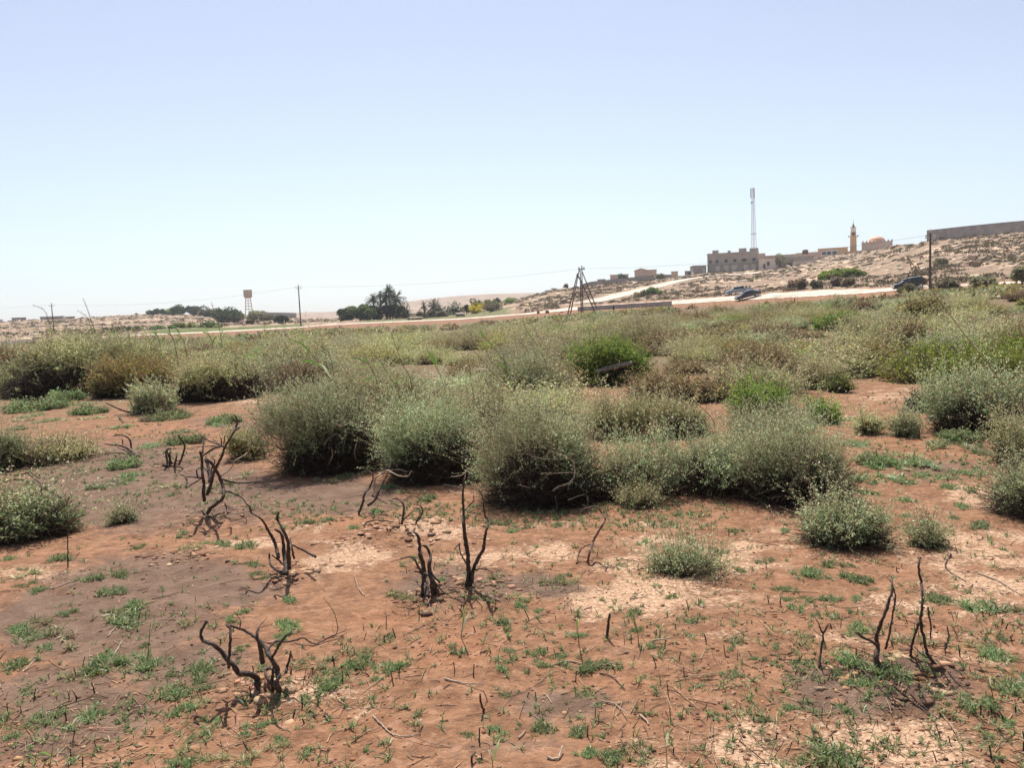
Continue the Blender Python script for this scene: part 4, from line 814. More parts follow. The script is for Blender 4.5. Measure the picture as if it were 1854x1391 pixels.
# ------------------------------------------------------------------ reeds
REEDP = [(.14, .24, .05), (.22, .32, .09), (.42, .46, .28)]
def reed(label, px, blades, r=1.6, dist=None, dry=False, plume=None, seed=1):
    """stem px from root upward; blades: (t along stem, dx, dy, width px)"""
    rng = np.random.default_rng(seed)
    d0 = dist or hit(*px[0])[1]; yy = d0
    d = ray(*np.array(px, float).T); off = np.linspace(0, -.1 * d0 * .2, len(px)); P = CAMP + d * ((yy + off) / d[:, 1])[:, None]
    g = float(gz(P[0, 0], P[0, 1])); foot = np.array([P[0, 0] + .08, P[0, 1] + .05, g - .02])
    if P[0, 2] > g + .05: P = np.vstack([foot, P])
    Q = resample(P, .03); rad = np.linspace(r, r * .45, len(Q)) * d0 / F
    V, Fq, caps = tube_np(Q, rad, 5)
    root = empty('reed', foot)
    cs = (.30, .22, .13) if dry else (.20, .20, .08)
    link('stem', mesh_np('stem', V - foot, [Fq], np.tile(cs, (len(V), 1)), MGRASS), root)
    for t, dx, dy, w in blades:
        o = Q[int(t * (len(Q) - 1))]; s = d0 / F
        tip = o + rg * dx * s - upv * dy * s + np.array([0, rng.normal(0, .12), 0]); L = np.linalg.norm(tip - o)
        mid = (o + tip) / 2 + upv * L * .10; mid2 = o * .25 + tip * .75 + upv * L * .06
        pts_ = resample(np.array([o, mid, mid2, tip]), L / 8); n = len(pts_); wv = np.sin(np.linspace(.25, math.pi, n)) ** .7 * w * s * .36
        ax = np.cross(tip - o, rng.normal(0, .3, 3) + np.array([0, 1, .3])); ax /= np.linalg.norm(ax)
        fold = np.cross(ax, tip - o); fold /= np.linalg.norm(fold)
        Vb = np.concatenate([pts_ + ax * wv[:, None] + fold * wv[:, None] * .35, pts_, pts_ - ax * wv[:, None] + fold * wv[:, None] * .35]); k = np.arange(n - 1)
        Fb = np.concatenate([np.stack([k, k + 1, n + k + 1, n + k], 1), np.stack([n + k, n + k + 1, 2 * n + k + 1, 2 * n + k], 1)])
        c = np.array(REEDP[rng.choice(3, p=[.5, .35, .15])]) if not dry else np.array((.5, .44, .33))
        link('blade', mesh_np('blade', Vb - foot, [Fb], np.tile(c, (len(Vb), 1)), MGRASS), root)
    if plume:
        pts_ = Q[-int(max(3, len(Q) * plume)):]; n = 46; o = pts_[rng.integers(0, len(pts_), n)]; D = rg * rng.normal(.5, .5, (n, 1)) - upv * rng.uniform(-.2, .9, (n, 1)) + rng.normal(0, .3, (n, 3))
        Vp, Fp = leaves_np(o, D, rng.uniform(.03, .09, n), .007, rng); link('plume', mesh_np('plume', Vp - foot, [Fp], np.tile((.34, .26, .19), (len(Vp), 1)), MGRASS), root)
    tag(root, label, 'reed', 'reeds standing out of the scrub')
def z8(q): return (480 + q[0] / 3.8625, 580 + q[1] / 3.8625)
reed('green reed bowed to the left with two long drooping blades, left of the front bushes', [z8(q) for q in [(530, 520), (430, 380), (370, 290), (330, 240)]], [(1, -38, -26, 5), (.9, -40, -8, 7), (.6, -26, -22, 4), (.35, 24, -16, 3), (.3, -16, -12, 3), (.75, -14, -32, 5)], seed=1, dist=9)
reed('reed with a pale shining bent blade, above the left front bush', [z8(q) for q in [(800, 510), (770, 400), (740, 330), (700, 290)]], [(1, -28, -6, 5), (.9, -36, -2, 3), (.8, -30, 8, 4), (.95, -12, -16, 4), (.5, 8, -22, 4)], seed=2, dist=9)
reed('slender nearly bare reed leaning left, above the gap of the front bushes', [z8(q) for q in [(1020, 430), (960, 310), (920, 200), (880, 90)]], [(.5, -20, -12, 2), (.7, 14, -12, 2)], r=1.0, seed=3, dist=10)
reed('thin reed stem leaning left between two leafy ones', [z8(q) for q in [(960, 520), (880, 410), (810, 300), (730, 200)]], [(.8, -18, -8, 3), (.6, 10, -14, 2)], r=.9, seed=4, dist=9.5)
reed('reed with broad upright green blades, right of the slender bare reed', [z8(q) for q in [(1280, 580), (1230, 400), (1190, 320)]], [(1, -14, -30, 6), (.9, 10, -20, 5), (.75, -16, -14, 5), (.95, -4, -36, 4), (.6, 12, -10, 4)], r=1.2, seed=5, dist=9)
reed('short reed with a dense green tuft and a white tip, behind the brown twiggy bush', [z8(q) for q in [(1470, 600), (1455, 500), (1440, 430), (1430, 310)]], [(.15, -20, -26, 6), (.1, -14, -14, 6), (.3, -10, -34, 5), (.5, 4, -26, 4), (.9, 8, -8, 3)], r=1.2, seed=6, dist=9)
reed('long bare brown reed stem leaning left with one white dry leaf', [z8(q) for q in [(1760, 570), (1600, 380), (1500, 260), (1410, 160)]], [(.75, -30, 2, 3)], r=1.3, dry=True, seed=7, dist=8.5)
reed('green reed with short ragged blades, above the silver-green bush', [z8(q) for q in [(1680, 310), (1650, 260), (1600, 190), (1530, 120)]], [(.3, -14, -4, 4), (.5, -18, -8, 5), (.7, -12, 6, 4), (.9, -16, 2, 4), (.6, 10, 4, 3), (1, -10, -14, 4)], r=1.1, seed=8, dist=13)
reed('thin reed stem rising left of the bright green log bush', [(990, 665), (975, 630), (955, 600), (945, 580)], [(.6, -8, -12, 3), (.8, -10, -4, 3)], r=.9, seed=9, dist=13)
reed('green reed blades over the left scrub, below the water tower', [(600, 655), (585, 630), (562, 615)], [(1, -22, -8, 4), (.7, -12, -14, 3)], r=1.0, seed=10, dist=11)
for i, (lab, px, pl) in enumerate([
  ('tall plumed reed bending left against the sky, tallest of the left reeds', [(178, 640), (172, 605), (160, 565), (150, 540)], .25),
  ('plumed reed with a drooping dry leaf, just right of the tallest left reed', [(176, 612), (165, 595), (158, 575), (140, 562)], .2),
  ('nodding dry reed plume left of the far power pole', [(100, 640), (95, 610), (82, 565), (60, 552)], .25),
  ('small reed plume against the sky left of the water tower', [(398, 600), (392, 575), (386, 560), (383, 548)], .2)]):
    reed(lab, px, [(.35, -10, -12, 3), (.5, 9, -14, 3), (.25, 12, -18, 3), (.15, -14, -6, 3), (.65, -12, 2, 3)], r=.8, dist=24, plume=pl, seed=20 + i)
reed('long dry cane crossing the right-hand scrub, leaning far to the left', [(1862, 760), (1800, 675), (1745, 604), (1690, 530), (1640, 462)], [(.55, 10, -14, 2)], r=1.2, dry=True, dist=7.0, plume=.05, seed=30)
reed('thin dry cane crossing the brown scrub in the middle right', [(1290, 760), (1260, 730), (1225, 700), (1185, 682)], [(.8, -6, -5, 2)], r=.9, dry=True, dist=9, seed=31)
reed('thin dry cane leaning left over the scrub right of the log bush', [(1440, 660), (1425, 630), (1408, 606), (1395, 590)], [], r=.8, dry=True, dist=14, seed=32)
for i, (x, s) in enumerate([(215, 1.), (235, .8), (268, .9), (285, 1.), (312, .9), (330, .8), (380, .9)]):
    y = 640 - .02 * x
    reed('leafy green reed among the feathery bushes below the pale road at the left', [(x + 6, y), (x + 3, y - 18 * s), (x - 4, y - 34 * s)], [(.3, 12, -10, 3), (.5, -14, -8, 4), (.7, 8, -14, 3), (.9, -12, -10, 4), (1, -8, -14, 3), (.2, -10, 4, 3)], r=1.0, dist=21, seed=40 + i)
def shoot(label, px, w, seed, split=0):
    b = hit(*px[0]); reed(label, px, [(.55, (px[-1][0] - px[0][0]) * .8, (px[-1][1] - px[0][1]) * .75, w)] + ([(.3, 14, -26, w)] if split else []), r=1.0, dist=b[1], seed=seed)
shoot('single upright reed shoot at the bottom edge, right of centre', [(1208, 1391), (1206, 1355), (1199, 1305)], 8, 60)
shoot('reed shoot at the bottom edge below the centre, split in two blades', [(893, 1395), (890, 1372), (885, 1350)], 6, 61, 1)
shoot('reed shoot near the bottom left corner', [(90, 1391), (93, 1370), (97, 1345)], 6, 62)
shoot('thin reed shoot rising beside a grass tuft at the left', [(268, 1190), (270, 1160), (272, 1128)], 5, 63)
shoot('reed shoot bending beside the near right grass', [(1800, 1270), (1790, 1235), (1775, 1225)], 5, 64, 1)
shoot('yellow-green reed shoot left of the short upright burnt stick', [(1048, 1168), (1046, 1140), (1040, 1115)], 4, 65)
shoot('thin stalk shoot with a small blade, right of the short upright burnt stick', [(1156, 1170), (1154, 1145), (1142, 1118)], 5, 66)
shoot('yellowish cane sprout under the fallen pale canes', [(835, 1155), (838, 1130), (842, 1098)], 5, 67, 1)
shoot('pale slender shoot between the left stumps', [(612, 1140), (605, 1110), (585, 1082)], 3, 68)

# ------------------------------------------------------------------ grass tufts
GR = [(.15, .23, .08), (.21, .29, .12), (.28, .35, .18), (.32, .33, .17), (.44, .36, .2)]; GRW = [3, 4, 3, 1.6, 1.3]
def tuft(seed, n=70, r=.06, L=.05, w=.0042, heads=5):
    rng = np.random.default_rng(seed); hc = rng.normal(0, r * .55, (heads, 2)) * [1.25, .8]; h = rng.choice(heads, n, p=(lambda q: q / q.sum())(rng.uniform(.15, 1, heads)))
    B = np.zeros((n, 3)); B[:, :2] = hc[h] + rng.normal(0, r * .10, (n, 2)); a = rng.uniform(0, 6.3, n); tl = rng.uniform(.15, 1.25, n)
    l = L * rng.uniform(.5, 1.25, n); dirs = np.stack([np.cos(a) * np.sin(tl), np.sin(a) * np.sin(tl), np.cos(tl)], 1)
    m = B + dirs * l[:, None] * .55; dr = dirs.copy(); dr[:, 2] -= rng.uniform(.2, .9, n); t = m + dr * l[:, None] * .5; t[:, 2] = np.maximum(t[:, 2], .003)
    A = np.cross(dirs, rng.normal(size=(n, 3))); A /= np.linalg.norm(A, axis=1, keepdims=True); ww = w * rng.uniform(.6, 1.3, (n, 1)) * .5
    V = np.stack([B - A * ww * .7, B + A * ww * .7, m + A * ww, m - A * ww, t], 1).reshape(-1, 3); k = np.arange(n)[:, None] * 5
    c = pal(rng, n, GR, GRW, .2)
    return V, [k + np.array([[0, 1, 2, 3]]), k + np.array([[3, 2, 4]])], np.repeat(c, 5, 0)
TUFTS = [mesh_np('grass_tuft', *tuft(200 + i, n=int(190 + 34 * i), heads=6 + 2 * i), MGRASS) for i in range(6)]
_g = GR, GRW; GR, GRW = [(.42, .36, .2), (.32, .30, .15), (.24, .28, .12), (.5, .42, .27)], [3, 2, 2, 1]
TUFTS += [mesh_np('grass_tuft', *tuft(220 + i, n=130, heads=5, L=.06), MGRASS) for i in range(2)]
GR, GRW = _g
TP = [(76, 1124, 40), (32, 1140, 40), (118, 1149, 60), (129, 1107, 30), (202, 1070, 45), (164, 1045, 40), (219, 1039, 30), (231, 1115, 70), (247, 1093, 35), (332, 1124, 35), (37, 1201, 40), (87, 1171, 30), (174, 1205, 70), (194, 1191, 45), (261, 1202, 50), (309, 1222, 25), (371, 1209, 50), (365, 1229, 35), (308, 1253, 50), (337, 1281, 45), (351, 1337, 40), (385, 1312, 35), (84, 1301, 40), (153, 1295, 60), (221, 1299, 25), (326, 1377, 50), (393, 1371, 45), (20, 1332, 30), (34, 1042, 40), (65, 1068, 25), (435, 1107, 25), (421, 1121, 30), (523, 1085, 30), (518, 1130, 45), (434, 1173, 28), (310, 1251, 40), (471, 1310, 38), (444, 1328, 30), (500, 1350, 40), (446, 1373, 50), (558, 1358, 35), (593, 1194, 55), (647, 1197, 55), (652, 1179, 40), (588, 1239, 50), (613, 1224, 35), (712, 1204, 45), (680, 1229, 22), (704, 1154, 24), (551, 1197, 32), (474, 1207, 28), (503, 1263, 24),
 (906, 1126, 50), (946, 1093, 40), (922, 1078, 32), (825, 1180, 24), (976, 1180, 42), (1013, 1186, 28), (984, 1202, 28), (1059, 1205, 60), (1085, 1200, 40), (914, 1207, 42), (984, 1285, 32), (986, 1315, 50), (903, 1326, 40), (846, 1330, 28), (1051, 1323, 48), (1065, 1361, 40), (1102, 1372, 52), (1146, 1358, 52), (1181, 1167, 28), (1151, 1105, 32), (1218, 1080, 24), (1245, 1121, 28), (1151, 1140, 28), (938, 1312, 20), (1254, 1358, 24), (1046, 1148, 28), (1119, 1207, 28), (997, 1051, 42), (1030, 1053, 34), (1020, 1045, 34),
 (1462, 1033, 45), (1539, 1041, 42), (1419, 1066, 28), (1471, 1086, 32), (1506, 1083, 32), (1438, 1098, 32), (1494, 1113, 32), (1548, 1083, 24), (1551, 1137, 42), (1636, 1154, 52), (1521, 1216, 38), (1542, 1193, 52), (1604, 1207, 62), (1574, 1234, 38), (1633, 1225, 34), (1548, 1237, 34), (1775, 1169, 44), (1807, 1184, 52), (1840, 1243, 64), (1781, 1275, 62), (1769, 1293, 44), (1695, 1263, 32), (1518, 1361, 90), (1471, 1352, 40), (1438, 1381, 36), (1601, 1349, 22), (1424, 1281, 22), (1456, 1272, 18), (1407, 1204, 28), (1710, 1080, 32), (1784, 1098, 62), (1822, 1101, 44), (1686, 1083, 38), (1444, 1198, 28), (1465, 1204, 28), (1825, 1308, 38), (1763, 1225, 26), (1345, 1290, 40), (1380, 1300, 36), (1270, 1240, 20), (1330, 1225, 28), (1365, 1190, 24),
 (880, 1050, 40), (740, 1080, 36), (715, 1075, 30), (800, 1050, 24), (860, 1080, 28), (885, 1088, 26), (505, 1155, 34), (505, 1340, 30), (560, 1310, 24), (700, 1215, 26), (630, 1205, 36), (240, 1190, 40), (150, 1215, 40), (60, 1150, 30), (108, 1010, 34), (250, 990, 24), (330, 965, 28), (350, 990, 26), (455, 1020, 24), (440, 985, 44), (400, 983, 26), (700, 880, 30), (770, 900, 38), (740, 890, 30), (680, 925, 26), (590, 940, 26), (560, 943, 24), (640, 955, 22), (900, 945, 34), (930, 960, 26), (1010, 950, 22), (1165, 980, 26), (1210, 950, 26), (1330, 960, 26), (1300, 1000, 24), (1420, 960, 22), (1385, 1015, 26), (1500, 1020, 40), (1560, 1050, 36)]
MATP = [(85, 727, 46), (112, 722, 26), (60, 742, 66), (40, 753, 54), (150, 728, 28), (40, 771, 36), (155, 752, 46), (90, 756, 40), (280, 752, 50), (215, 770, 28), (330, 780, 26), (400, 765, 28), (440, 860, 32), (270, 805, 30), (300, 880, 20), (215, 870, 36), (235, 858, 24), (170, 880, 24), (1515, 752, 46), (1545, 800, 40), (1590, 840, 38), (1640, 822, 34), (1700, 800, 34), (1590, 860, 40), (1640, 870, 24), (1720, 880, 20), (1745, 855, 22), (1570, 890, 20), (1690, 860, 24), (1740, 915, 16), (1660, 835, 40), (1795, 855, 24), (1640, 905, 18), (1680, 945, 22), (1770, 950, 26), (1730, 800, 36), (1780, 815, 30), (1385, 905, 24), (1230, 930, 24), (1600, 940, 26), (1660, 960, 26), (590, 870, 20), (630, 860, 24)]
rng = np.random.default_rng(33)
allp = list(TP) + [(x, y, w * 1.45) for x, y, w in MATP]
while len(allp) < 292:
    x = rng.uniform(0, 1854); y = rng.uniform(0, 1) ** .8 * 420 + 900
    if rng.uniform() < .25: y = rng.uniform(760, 920)
    if y < 930 and 500 < x < 1560: continue
    allp.append((x, y, rng.uniform(14, 26) * (.55 + (y - 750) / 900)))
for i, (x, y, w) in enumerate(allp):
    p = hit(x, y + w * .12); d = math.hypot(p[0], p[1]); s = w * d / F / .13
    s = np.clip(s, .35, 2.6)
    o = link('grass_tuft', TUFTS[rng.integers(6) if rng.uniform() < .86 else rng.integers(6, 8)], None, p - np.array([0, 0, .004]), rng.uniform(0, 6.3), (s, s, min(s, .75 + .25 * s)))
    tag(o, 'small tuft of short grass sprouting from the bare soil', 'grass tuft', 'grass tufts sprouting on the bare soil')
# sprouts, straw and crumbs past counting
def ground_spots(n, rng, ymin=770, ymax=1400, dens=None):
    out = []
    while len(out) < n:
        x = rng.uniform(-60, 1914, 4000); y = ymin + (ymax - ymin) * rng.uniform(0, 1, 4000) ** .75
        d = ray(x, y); t = EYE / -d[:, 2]; P = CAMP + d * t[:, None]
        k = fbm(P[:, 0] * .9, P[:, 1] * .9, 55, 3) > rng.uniform(.30, .62, 4000); k &= ~((y < 905) & (x > 505) & (x < 1560)) 
        out += list(P[k])
    P = np.array(out[:n]); P[:, 2] = gz(P[:, 0], P[:, 1]); return P
sp = ground_spots(1500, rng); parts = []
ex_ = ground_spots(2600, rng, 715, 960); ex_ = ex_[fbm(ex_[:, 0] * .7, ex_[:, 1] * .7, 61, 3) > .46]; sp = np.vstack([sp, ex_])
for p in sp:
    V, Fs, C = tuft(int(rng.integers(1 << 30)), n=int(rng.integers(4, 16)), r=.012, L=rng.uniform(.02, .055), w=.0045 * max(1, p[1] / 5), heads=2)
    parts.append((V + p, Fs, C))
Vs = []; Q4 = []; Q3 = []; Cs = []; n = 0
for V, Fs, C in parts: Vs.append(V); Cs.append(C); Q4.append(Fs[0] + n); Q3.append(Fs[1] + n); n += len(V)
o = link('grass_sprouts', mesh_np('grass_sprouts', np.concatenate(Vs), [np.concatenate(Q4), np.concatenate(Q3)], np.concatenate(Cs), MGRASS)); tag(o, kind='stuff')
sp = ground_spots(2600, rng)
bs = [b + np.append(rng.normal(0, .16, 2), 0) for b in BASES for _ in range(34)]; bs = np.array(bs); bs[:, 2] = gz(bs[:, 0], bs[:, 1]); n0 = len(sp); sp = np.vstack([sp, bs]); n = len(sp); a = rng.uniform(0, 6.3, n); l = rng.uniform(.02, .10, n) * rng.choice([1, 1, 1, 2], n); up_ = rng.uniform(0, .5, n) ** 3
D = np.stack([np.cos(a), np.sin(a), up_], 1); P0 = sp + np.array([0, 0, .004]); P1 = P0 + D * l[:, None] * .5 + rng.normal(0, .006, (n, 3)) * [1, 1, .3]; P2 = P0 + D * l[:, None]
lc_ = pal(rng, n, [(.48, .34, .22), (.36, .24, .15), (.10, .06, .04), (.03, .02, .016)], [5, 3, 1, .6]); lc_[n0:] = pal(rng, n - n0, [(.035, .024, .018), (.07, .045, .03), (.20, .15, .11), (.36, .26, .18)], [4, 3, 1.5, 1])
V, Fq = tubes_np(np.stack([P0, P1, P2], 1), np.array([1, .9, .6])[None] * rng.uniform(.0009, .0024, (n, 1)) * np.maximum(1, sp[:, 1:2] / 6), 4)
o = link('straw_litter', mesh_np('straw_litter', V, [Fq], np.repeat(lc_, 12, 0), MTWIG)); tag(o, kind='stuff')
# burnt stubble: short black stumps of stems
sp = ground_spots(190, rng, 860); n = len(sp); D = np.stack([rng.normal(0, .25, n), rng.normal(0, .25, n), np.ones(n)], 1); l = rng.uniform(.02, .06, n)
V, Fq = tubes_np(np.stack([sp - [0, 0, .01], sp + D * l[:, None] * .5, sp + D * l[:, None]], 1), np.array([1.1, .9, .8])[None] * rng.uniform(.0016, .0035, (n, 1)), 5)
o = link('burnt_stubble', mesh_np('burnt_stubble', V, [Fq], np.repeat(pal(rng, n, [(.03, .02, .015), (.07, .04, .028), (.16, .09, .05)], [4, 3, 1]), 15, 0), MTWIG)); tag(o, kind='stuff')
sp = ground_spots(2600, rng, 860)
ex = []
for mx, my, mr, mh in MOUNDS:
    q = rng.normal(0, mr * .55, (60, 2)) + [mx, my]; ex.append(np.column_stack([q, gz(q[:, 0], q[:, 1])]))
sp = np.vstack([sp] + ex); cl = []
for mx, my, mr, mh in MOUNDS:
    q = rng.normal(0, mr * .6, (46, 2)) + [mx, my]; cl.append(np.column_stack([q, gz(q[:, 0], q[:, 1])]))
cl = np.vstack(cl); stones('soil_clods', cl, rng.uniform(.012, .034, len(cl)), [(.34, .18, .11), (.52, .33, .21), (.44, .26, .16), (.20, .12, .08)], rng, .32)
stones('soil_crumbs', sp, np.where(rng.uniform(0, 1, len(sp)) < .85, rng.uniform(.003, .010, len(sp)), rng.uniform(.008, .013, len(sp))), [(.26, .12, .07), (.42, .22, .13), (.14, .085, .06), (.40, .25, .16)], rng, .7)
# ------------------------------------------------------------------ buildings
def frame_at(x0, x1, yb, dist, yaw=0.0):
    """local frame facing the survey point: origin at the middle of the foot of the facade"""
    a = at_dist(x0, yb, dist); b = at_dist(x1, yb, dist); m = (a + b) / 2; w = np.linalg.norm((b - a)[:2])
    rz = math.atan2(-(m[0]), m[1]) + yaw
    return m, w / max(.3, math.cos(yaw)), rz
def px_h(dist, px): return px * dist / F
M_GREY = simple('bare_cement_render', (.40, .345, .29), .95, .14, .5); M_GREY2 = simple('grey_block_wall', (.34, .30, .275), .95, .16, .7); M_PINK = simple('pinkish_plaster', (.58, .43, .34), .9, .1, .5)
M_CREAM = simple('cream_plaster', (.68, .57, .47), .9, .1, .5); M_OCHRE = simple('ochre_plaster', (.62, .40, .20), .9, .1, .5); M_ORANGE = simple('orange_dome_paint', (.66, .37, .23), .7, .1, .5); M_WHITE = simple('white_paint', (.78, .76, .73), .7, .08, 1)
M_DARKW = simple('dark_opening', (.035, .035, .04), .3, .2, 1); M_SHUT = simple('pale_shutter', (.60, .55, .47), .7, .12, 1); M_METAL = simple('galvanised_steel', (.42, .42, .44), .5, .1, 2, .6); M_TANK = simple('weathered_concrete_tank', (.46, .34, .26), .9, .15, .4)
M_WOOD = simple('tarred_pole', (.10, .062, .045), .85, .3, 2); M_RED = simple('red_white_steel', (.55, .42, .42), .6, .1, .3); M_BROWNT = simple('brown_tank', (.13, .06, .045), .7, .2, 1); M_WIRE = simple('wire', (.10, .10, .11), .5, .1, 1)
def bx(name, mat, parent, *dims, **kw):
    m = MB()
    for d in (dims if hasattr(dims[0], '__len__') else [dims]): m.box(*d)
    return m.build(name, mat, parent, **kw)
def house(name, label, cat, x0, x1, yb, yt, dist, depth, mat, yaw=0.0, group=None, found=4.0, roof=None):
    m, w, rz = frame_at(x0, x1, yb, dist, yaw); h = px_h(dist, yb - yt)
    o = empty(name, m, rz); bx('walls', mat, o, -w / 2, w / 2, 0, depth, -found, h)
    bx('roof', roof or mat, o, -w / 2 - .15, w / 2 + .15, -.15, depth + .15, h + .003, h + .18)
    tag(o, label, cat, group, 'thing'); return o, w, h
def opening(o, name, mat, cx, z0, ww, hh, frame=None, y=0.0):
    f = MB(); t = .12
    f.box(cx - ww / 2 - t, cx + ww / 2 + t, y - .10, y + .04, z0 - t, z0); f.box(cx - ww / 2 - t, cx + ww / 2 + t, y - .10, y + .04, z0 + hh, z0 + hh + t)
    f.box(cx - ww / 2 - t, cx - ww / 2, y - .10, y + .04, z0, z0 + hh); f.box(cx + ww / 2, cx + ww / 2 + t, y - .10, y + .04, z0, z0 + hh)
    fo = f.build(name, frame or M_GREY, o); bx('shutter' if mat is M_SHUT else 'pane', mat, fo, cx - ww / 2, cx + ww / 2, y - .02, y + .03, z0, z0 + hh)
# grey two-storey block with shops
o, w, h = house('apartment_building', 'long unfinished grey two-storey building with pale shop shutters on the ridge', 'building', 1281, 1374, 493, 461.5, 325, 12, M_GREY)
for i, (x, mt, ww) in enumerate([(-.30, M_SHUT, 1.6), (-.13, M_SHUT, 1.7), (.03, M_SHUT, 2.1), (.25, M_SHUT, 1.6), (.40, M_SHUT, 1.5)]): opening(o, 'shop_front', mt, x * w, .5, ww, 2.2)
for x, ww in [(-.44, .9), (-.31, 1.0), (-.13, 1.1), (.04, 1.2), (.22, 1.6), (.41, 1.3)]: opening(o, 'window', M_DARKW, x * w, h * .56, ww, 1.1)
bx('ledge', M_GREY2, o, -w / 2 - .1, w / 2 + .1, -.45, -.001, h * .44, h * .48)
bx('parapet', M_GREY, o, (-w / 2, w / 2, -.14, .1, h + .19, h + .6))
for x0, x1, hh in [(-.40, -.28, 1.5), (-.10, -.04, 1.1), (.12, .27, 1.7), (.33, .50, 1.5)]: bx('roof_hut', M_GREY2, o, x0 * w, x1 * w, 2.5, 6, h + .19, h + .4 + hh)
o, w, h = house('house', 'pale pinkish-white two-storey house with a dark door and window beside the grey block', 'house', 1374, 1404, 489, 470, 318, 8, M_CREAM)
opening(o, 'door', M_DARKW, -.17 * w, .3, .8, 2.0, M_CREAM); opening(o, 'window', M_DARKW, .08 * w, 1.6, 1.0, 1.5, M_CREAM); bx('upper_floor', M_PINK, o, -w / 2, -.1 * w, .3, 6, h + .19, h + 2.2); bx('canopy', M_GREY2, o, -.1 * w + .05, w / 2 + .2, -.5, 3, h + .2, h + .5)
o, w, h = house('storage_building', 'long low flat-roofed pinkish building stretching behind the pale house', 'building', 1376, 1442, 482, 464, 345, 10, M_PINK)
opening(o, 'window', M_DARKW, .05 * w, h * .45, 1.4, .8, M_PINK); opening(o, 'window', M_DARKW, .36 * w, h * .45, 1.4, .8, M_PINK)
o, w, h = house('house', 'low grey-brown house with two small dark windows, right of the dark round tree', 'house', 1424, 1473, 478, 466, 340, 8, M_GREY)
for x in (-.42, -.28): opening(o, 'window', M_DARKW, x * w, h * .40, .9, .8)
o2, w2, h2 = house('boundary_wall', 'short cream compound wall below the low grey-brown house', 'wall', 1436, 1476, 482, 474, 332, .3, M_CREAM, roof=M_CREAM)
o2, w2, h2 = house('shed', 'small shed with a dark open doorway below the round tree', 'shed', 1408, 1436, 487, 474, 326, 4, M_GREY2); opening(o2, 'doorway', M_DARKW, .27 * w2, .6, 2.0, 1.6)
m = at_dist(1458, 462, 345); o = empty('water_tank', (m[0], m[1], m[2] - .3), math.atan2(-m[0], m[1])); t = MB(); t.lathe([(1.1, .7), (1.15, .75), (1.15, 2.3), (.3, 2.6), (.1, 2.65)], 14); t.build('barrel', M_BROWNT, o); bx('stand', M_GREY2, o, (-1, -.8, -.5, .5, -3, .69), (.8, 1, -.5, .5, -3, .69)); tag(o, 'dark brown roof tank on a stand above the low grey-brown house', 'water tank')
o, w, h = house('mosque_hall', 'ochre single-storey hall with three dark windows left of the minaret', 'building', 1481, 1535, 467, 451, 415, 10, M_OCHRE)
bx('facade', M_CREAM, o, -.40 * w, .20 * w, -.25, -.001, h * .18, h * .86)
for x in (-.30, -.13, .06): opening(o, 'window', M_DARKW, x * w, h * .36, 1.9, 1.5, M_WHITE, y=-.26)
bx('porch', M_OCHRE, o, .22 * w, .5 * w, -3.0, -.002, -3, h * .72)
m = at_dist(1480, 465, 380)
o, w, h = house('house', 'flat pinkish house strip between the roof tank and the ochre hall', 'house', 1442, 1486, 472, 459, 392, 8, M_PINK)
# minaret
m = at_dist(1545, 458, 425); o = empty('minaret', m, math.atan2(-m[0], m[1])); H = px_h(425, 458 - 407); s = H / 15.0
def sqp(r0, r1, z0, z1): return [(-r0, -r0, z0), (r0, -r0, z0), (r0, r0, z0), (-r0, r0, z0), (-r1, -r1, z1), (r1, -r1, z1), (r1, r1, z1), (-r1, r1, z1)]
SQF = [(0, 3, 2, 1), (4, 5, 6, 7), (0, 1, 5, 4), (1, 2, 6, 5), (2, 3, 7, 6), (3, 0, 4, 7)]
t = MB(); t.add(sqp(1.55 * s, 1.40 * s, -4, 7.6 * s), SQF); t.build('shaft', M_OCHRE, o)
t = MB(); t.add(sqp(1.32 * s, 1.22 * s, 7.75 * s, 10.2 * s), SQF); up = t.build('upper_shaft', M_OCHRE, o); bx('arch', M_DARKW, up, -.55 * s, .55 * s, -1.36 * s, -1.0 * s, 8.4 * s, 9.7 * s)
bx('balcony', M_OCHRE, o, -1.75 * s, 1.75 * s, -1.75 * s, 1.75 * s, 7.6 * s + .002, 7.75 * s - .002); t = MB()
for sx in (-1, 1): t.tube([(sx * 1.7 * s, -1.0, 7.9 * s), (sx * 2.1 * s, -1.3, 8.0 * s)], [.18, .5], 8)
t.build('loudspeaker', M_METAL, o)
t = MB(); t.add(sqp(1.15 * s, 1.15 * s, 10.2 * s, 12.0 * s), SQF); t.build('lantern', M_WHITE, o); bx('cornice', M_OCHRE, o, -1.4 * s, 1.4 * s, -1.4 * s, 1.4 * s, 12.0 * s + .002, 12.25 * s)
t = MB(); t.lathe([(.75 * s, 12.25 * s), (.55 * s, 12.8 * s), (.25 * s, 13.7 * s), (.07 * s, 14.3 * s), (.05 * s, 16.2 * s)], 10); t.build('spire', M_BROWNT, o); tag(o, 'square ochre minaret with a white lantern and dark spire on the hill', 'minaret')
o, w, h = house('mosque', 'low mosque with a crenellated grey parapet and an orange dome', 'mosque', 1560, 1616, 462, 441, 425, 16, M_PINK)
t = MB()
for k in range(9):
    x = -w / 2 + .3 + k * (w - .9) / 8; t.box(x, x + .6, -.1, .4, h + .19, h + .9)
t.build('parapet', M_GREY, o); t = MB(); R_ = 4.0; t.lathe([(R_, h + .2), (R_, h + .8)] + [(R_ * .95 * math.cos(a), h + .8 + R_ * .62 * math.sin(a)) for a in np.linspace(0, 1.45, 8)], 20); dm = t.build('dome', M_ORANGE, o, (0, 0, 0), smooth=True); dm.location = (-.02 * w, 6, 0)
bx('side_wall', M_PINK, o, -w / 2 - 9, -w / 2 - .02, 1, 1.4, -4, h * .45)
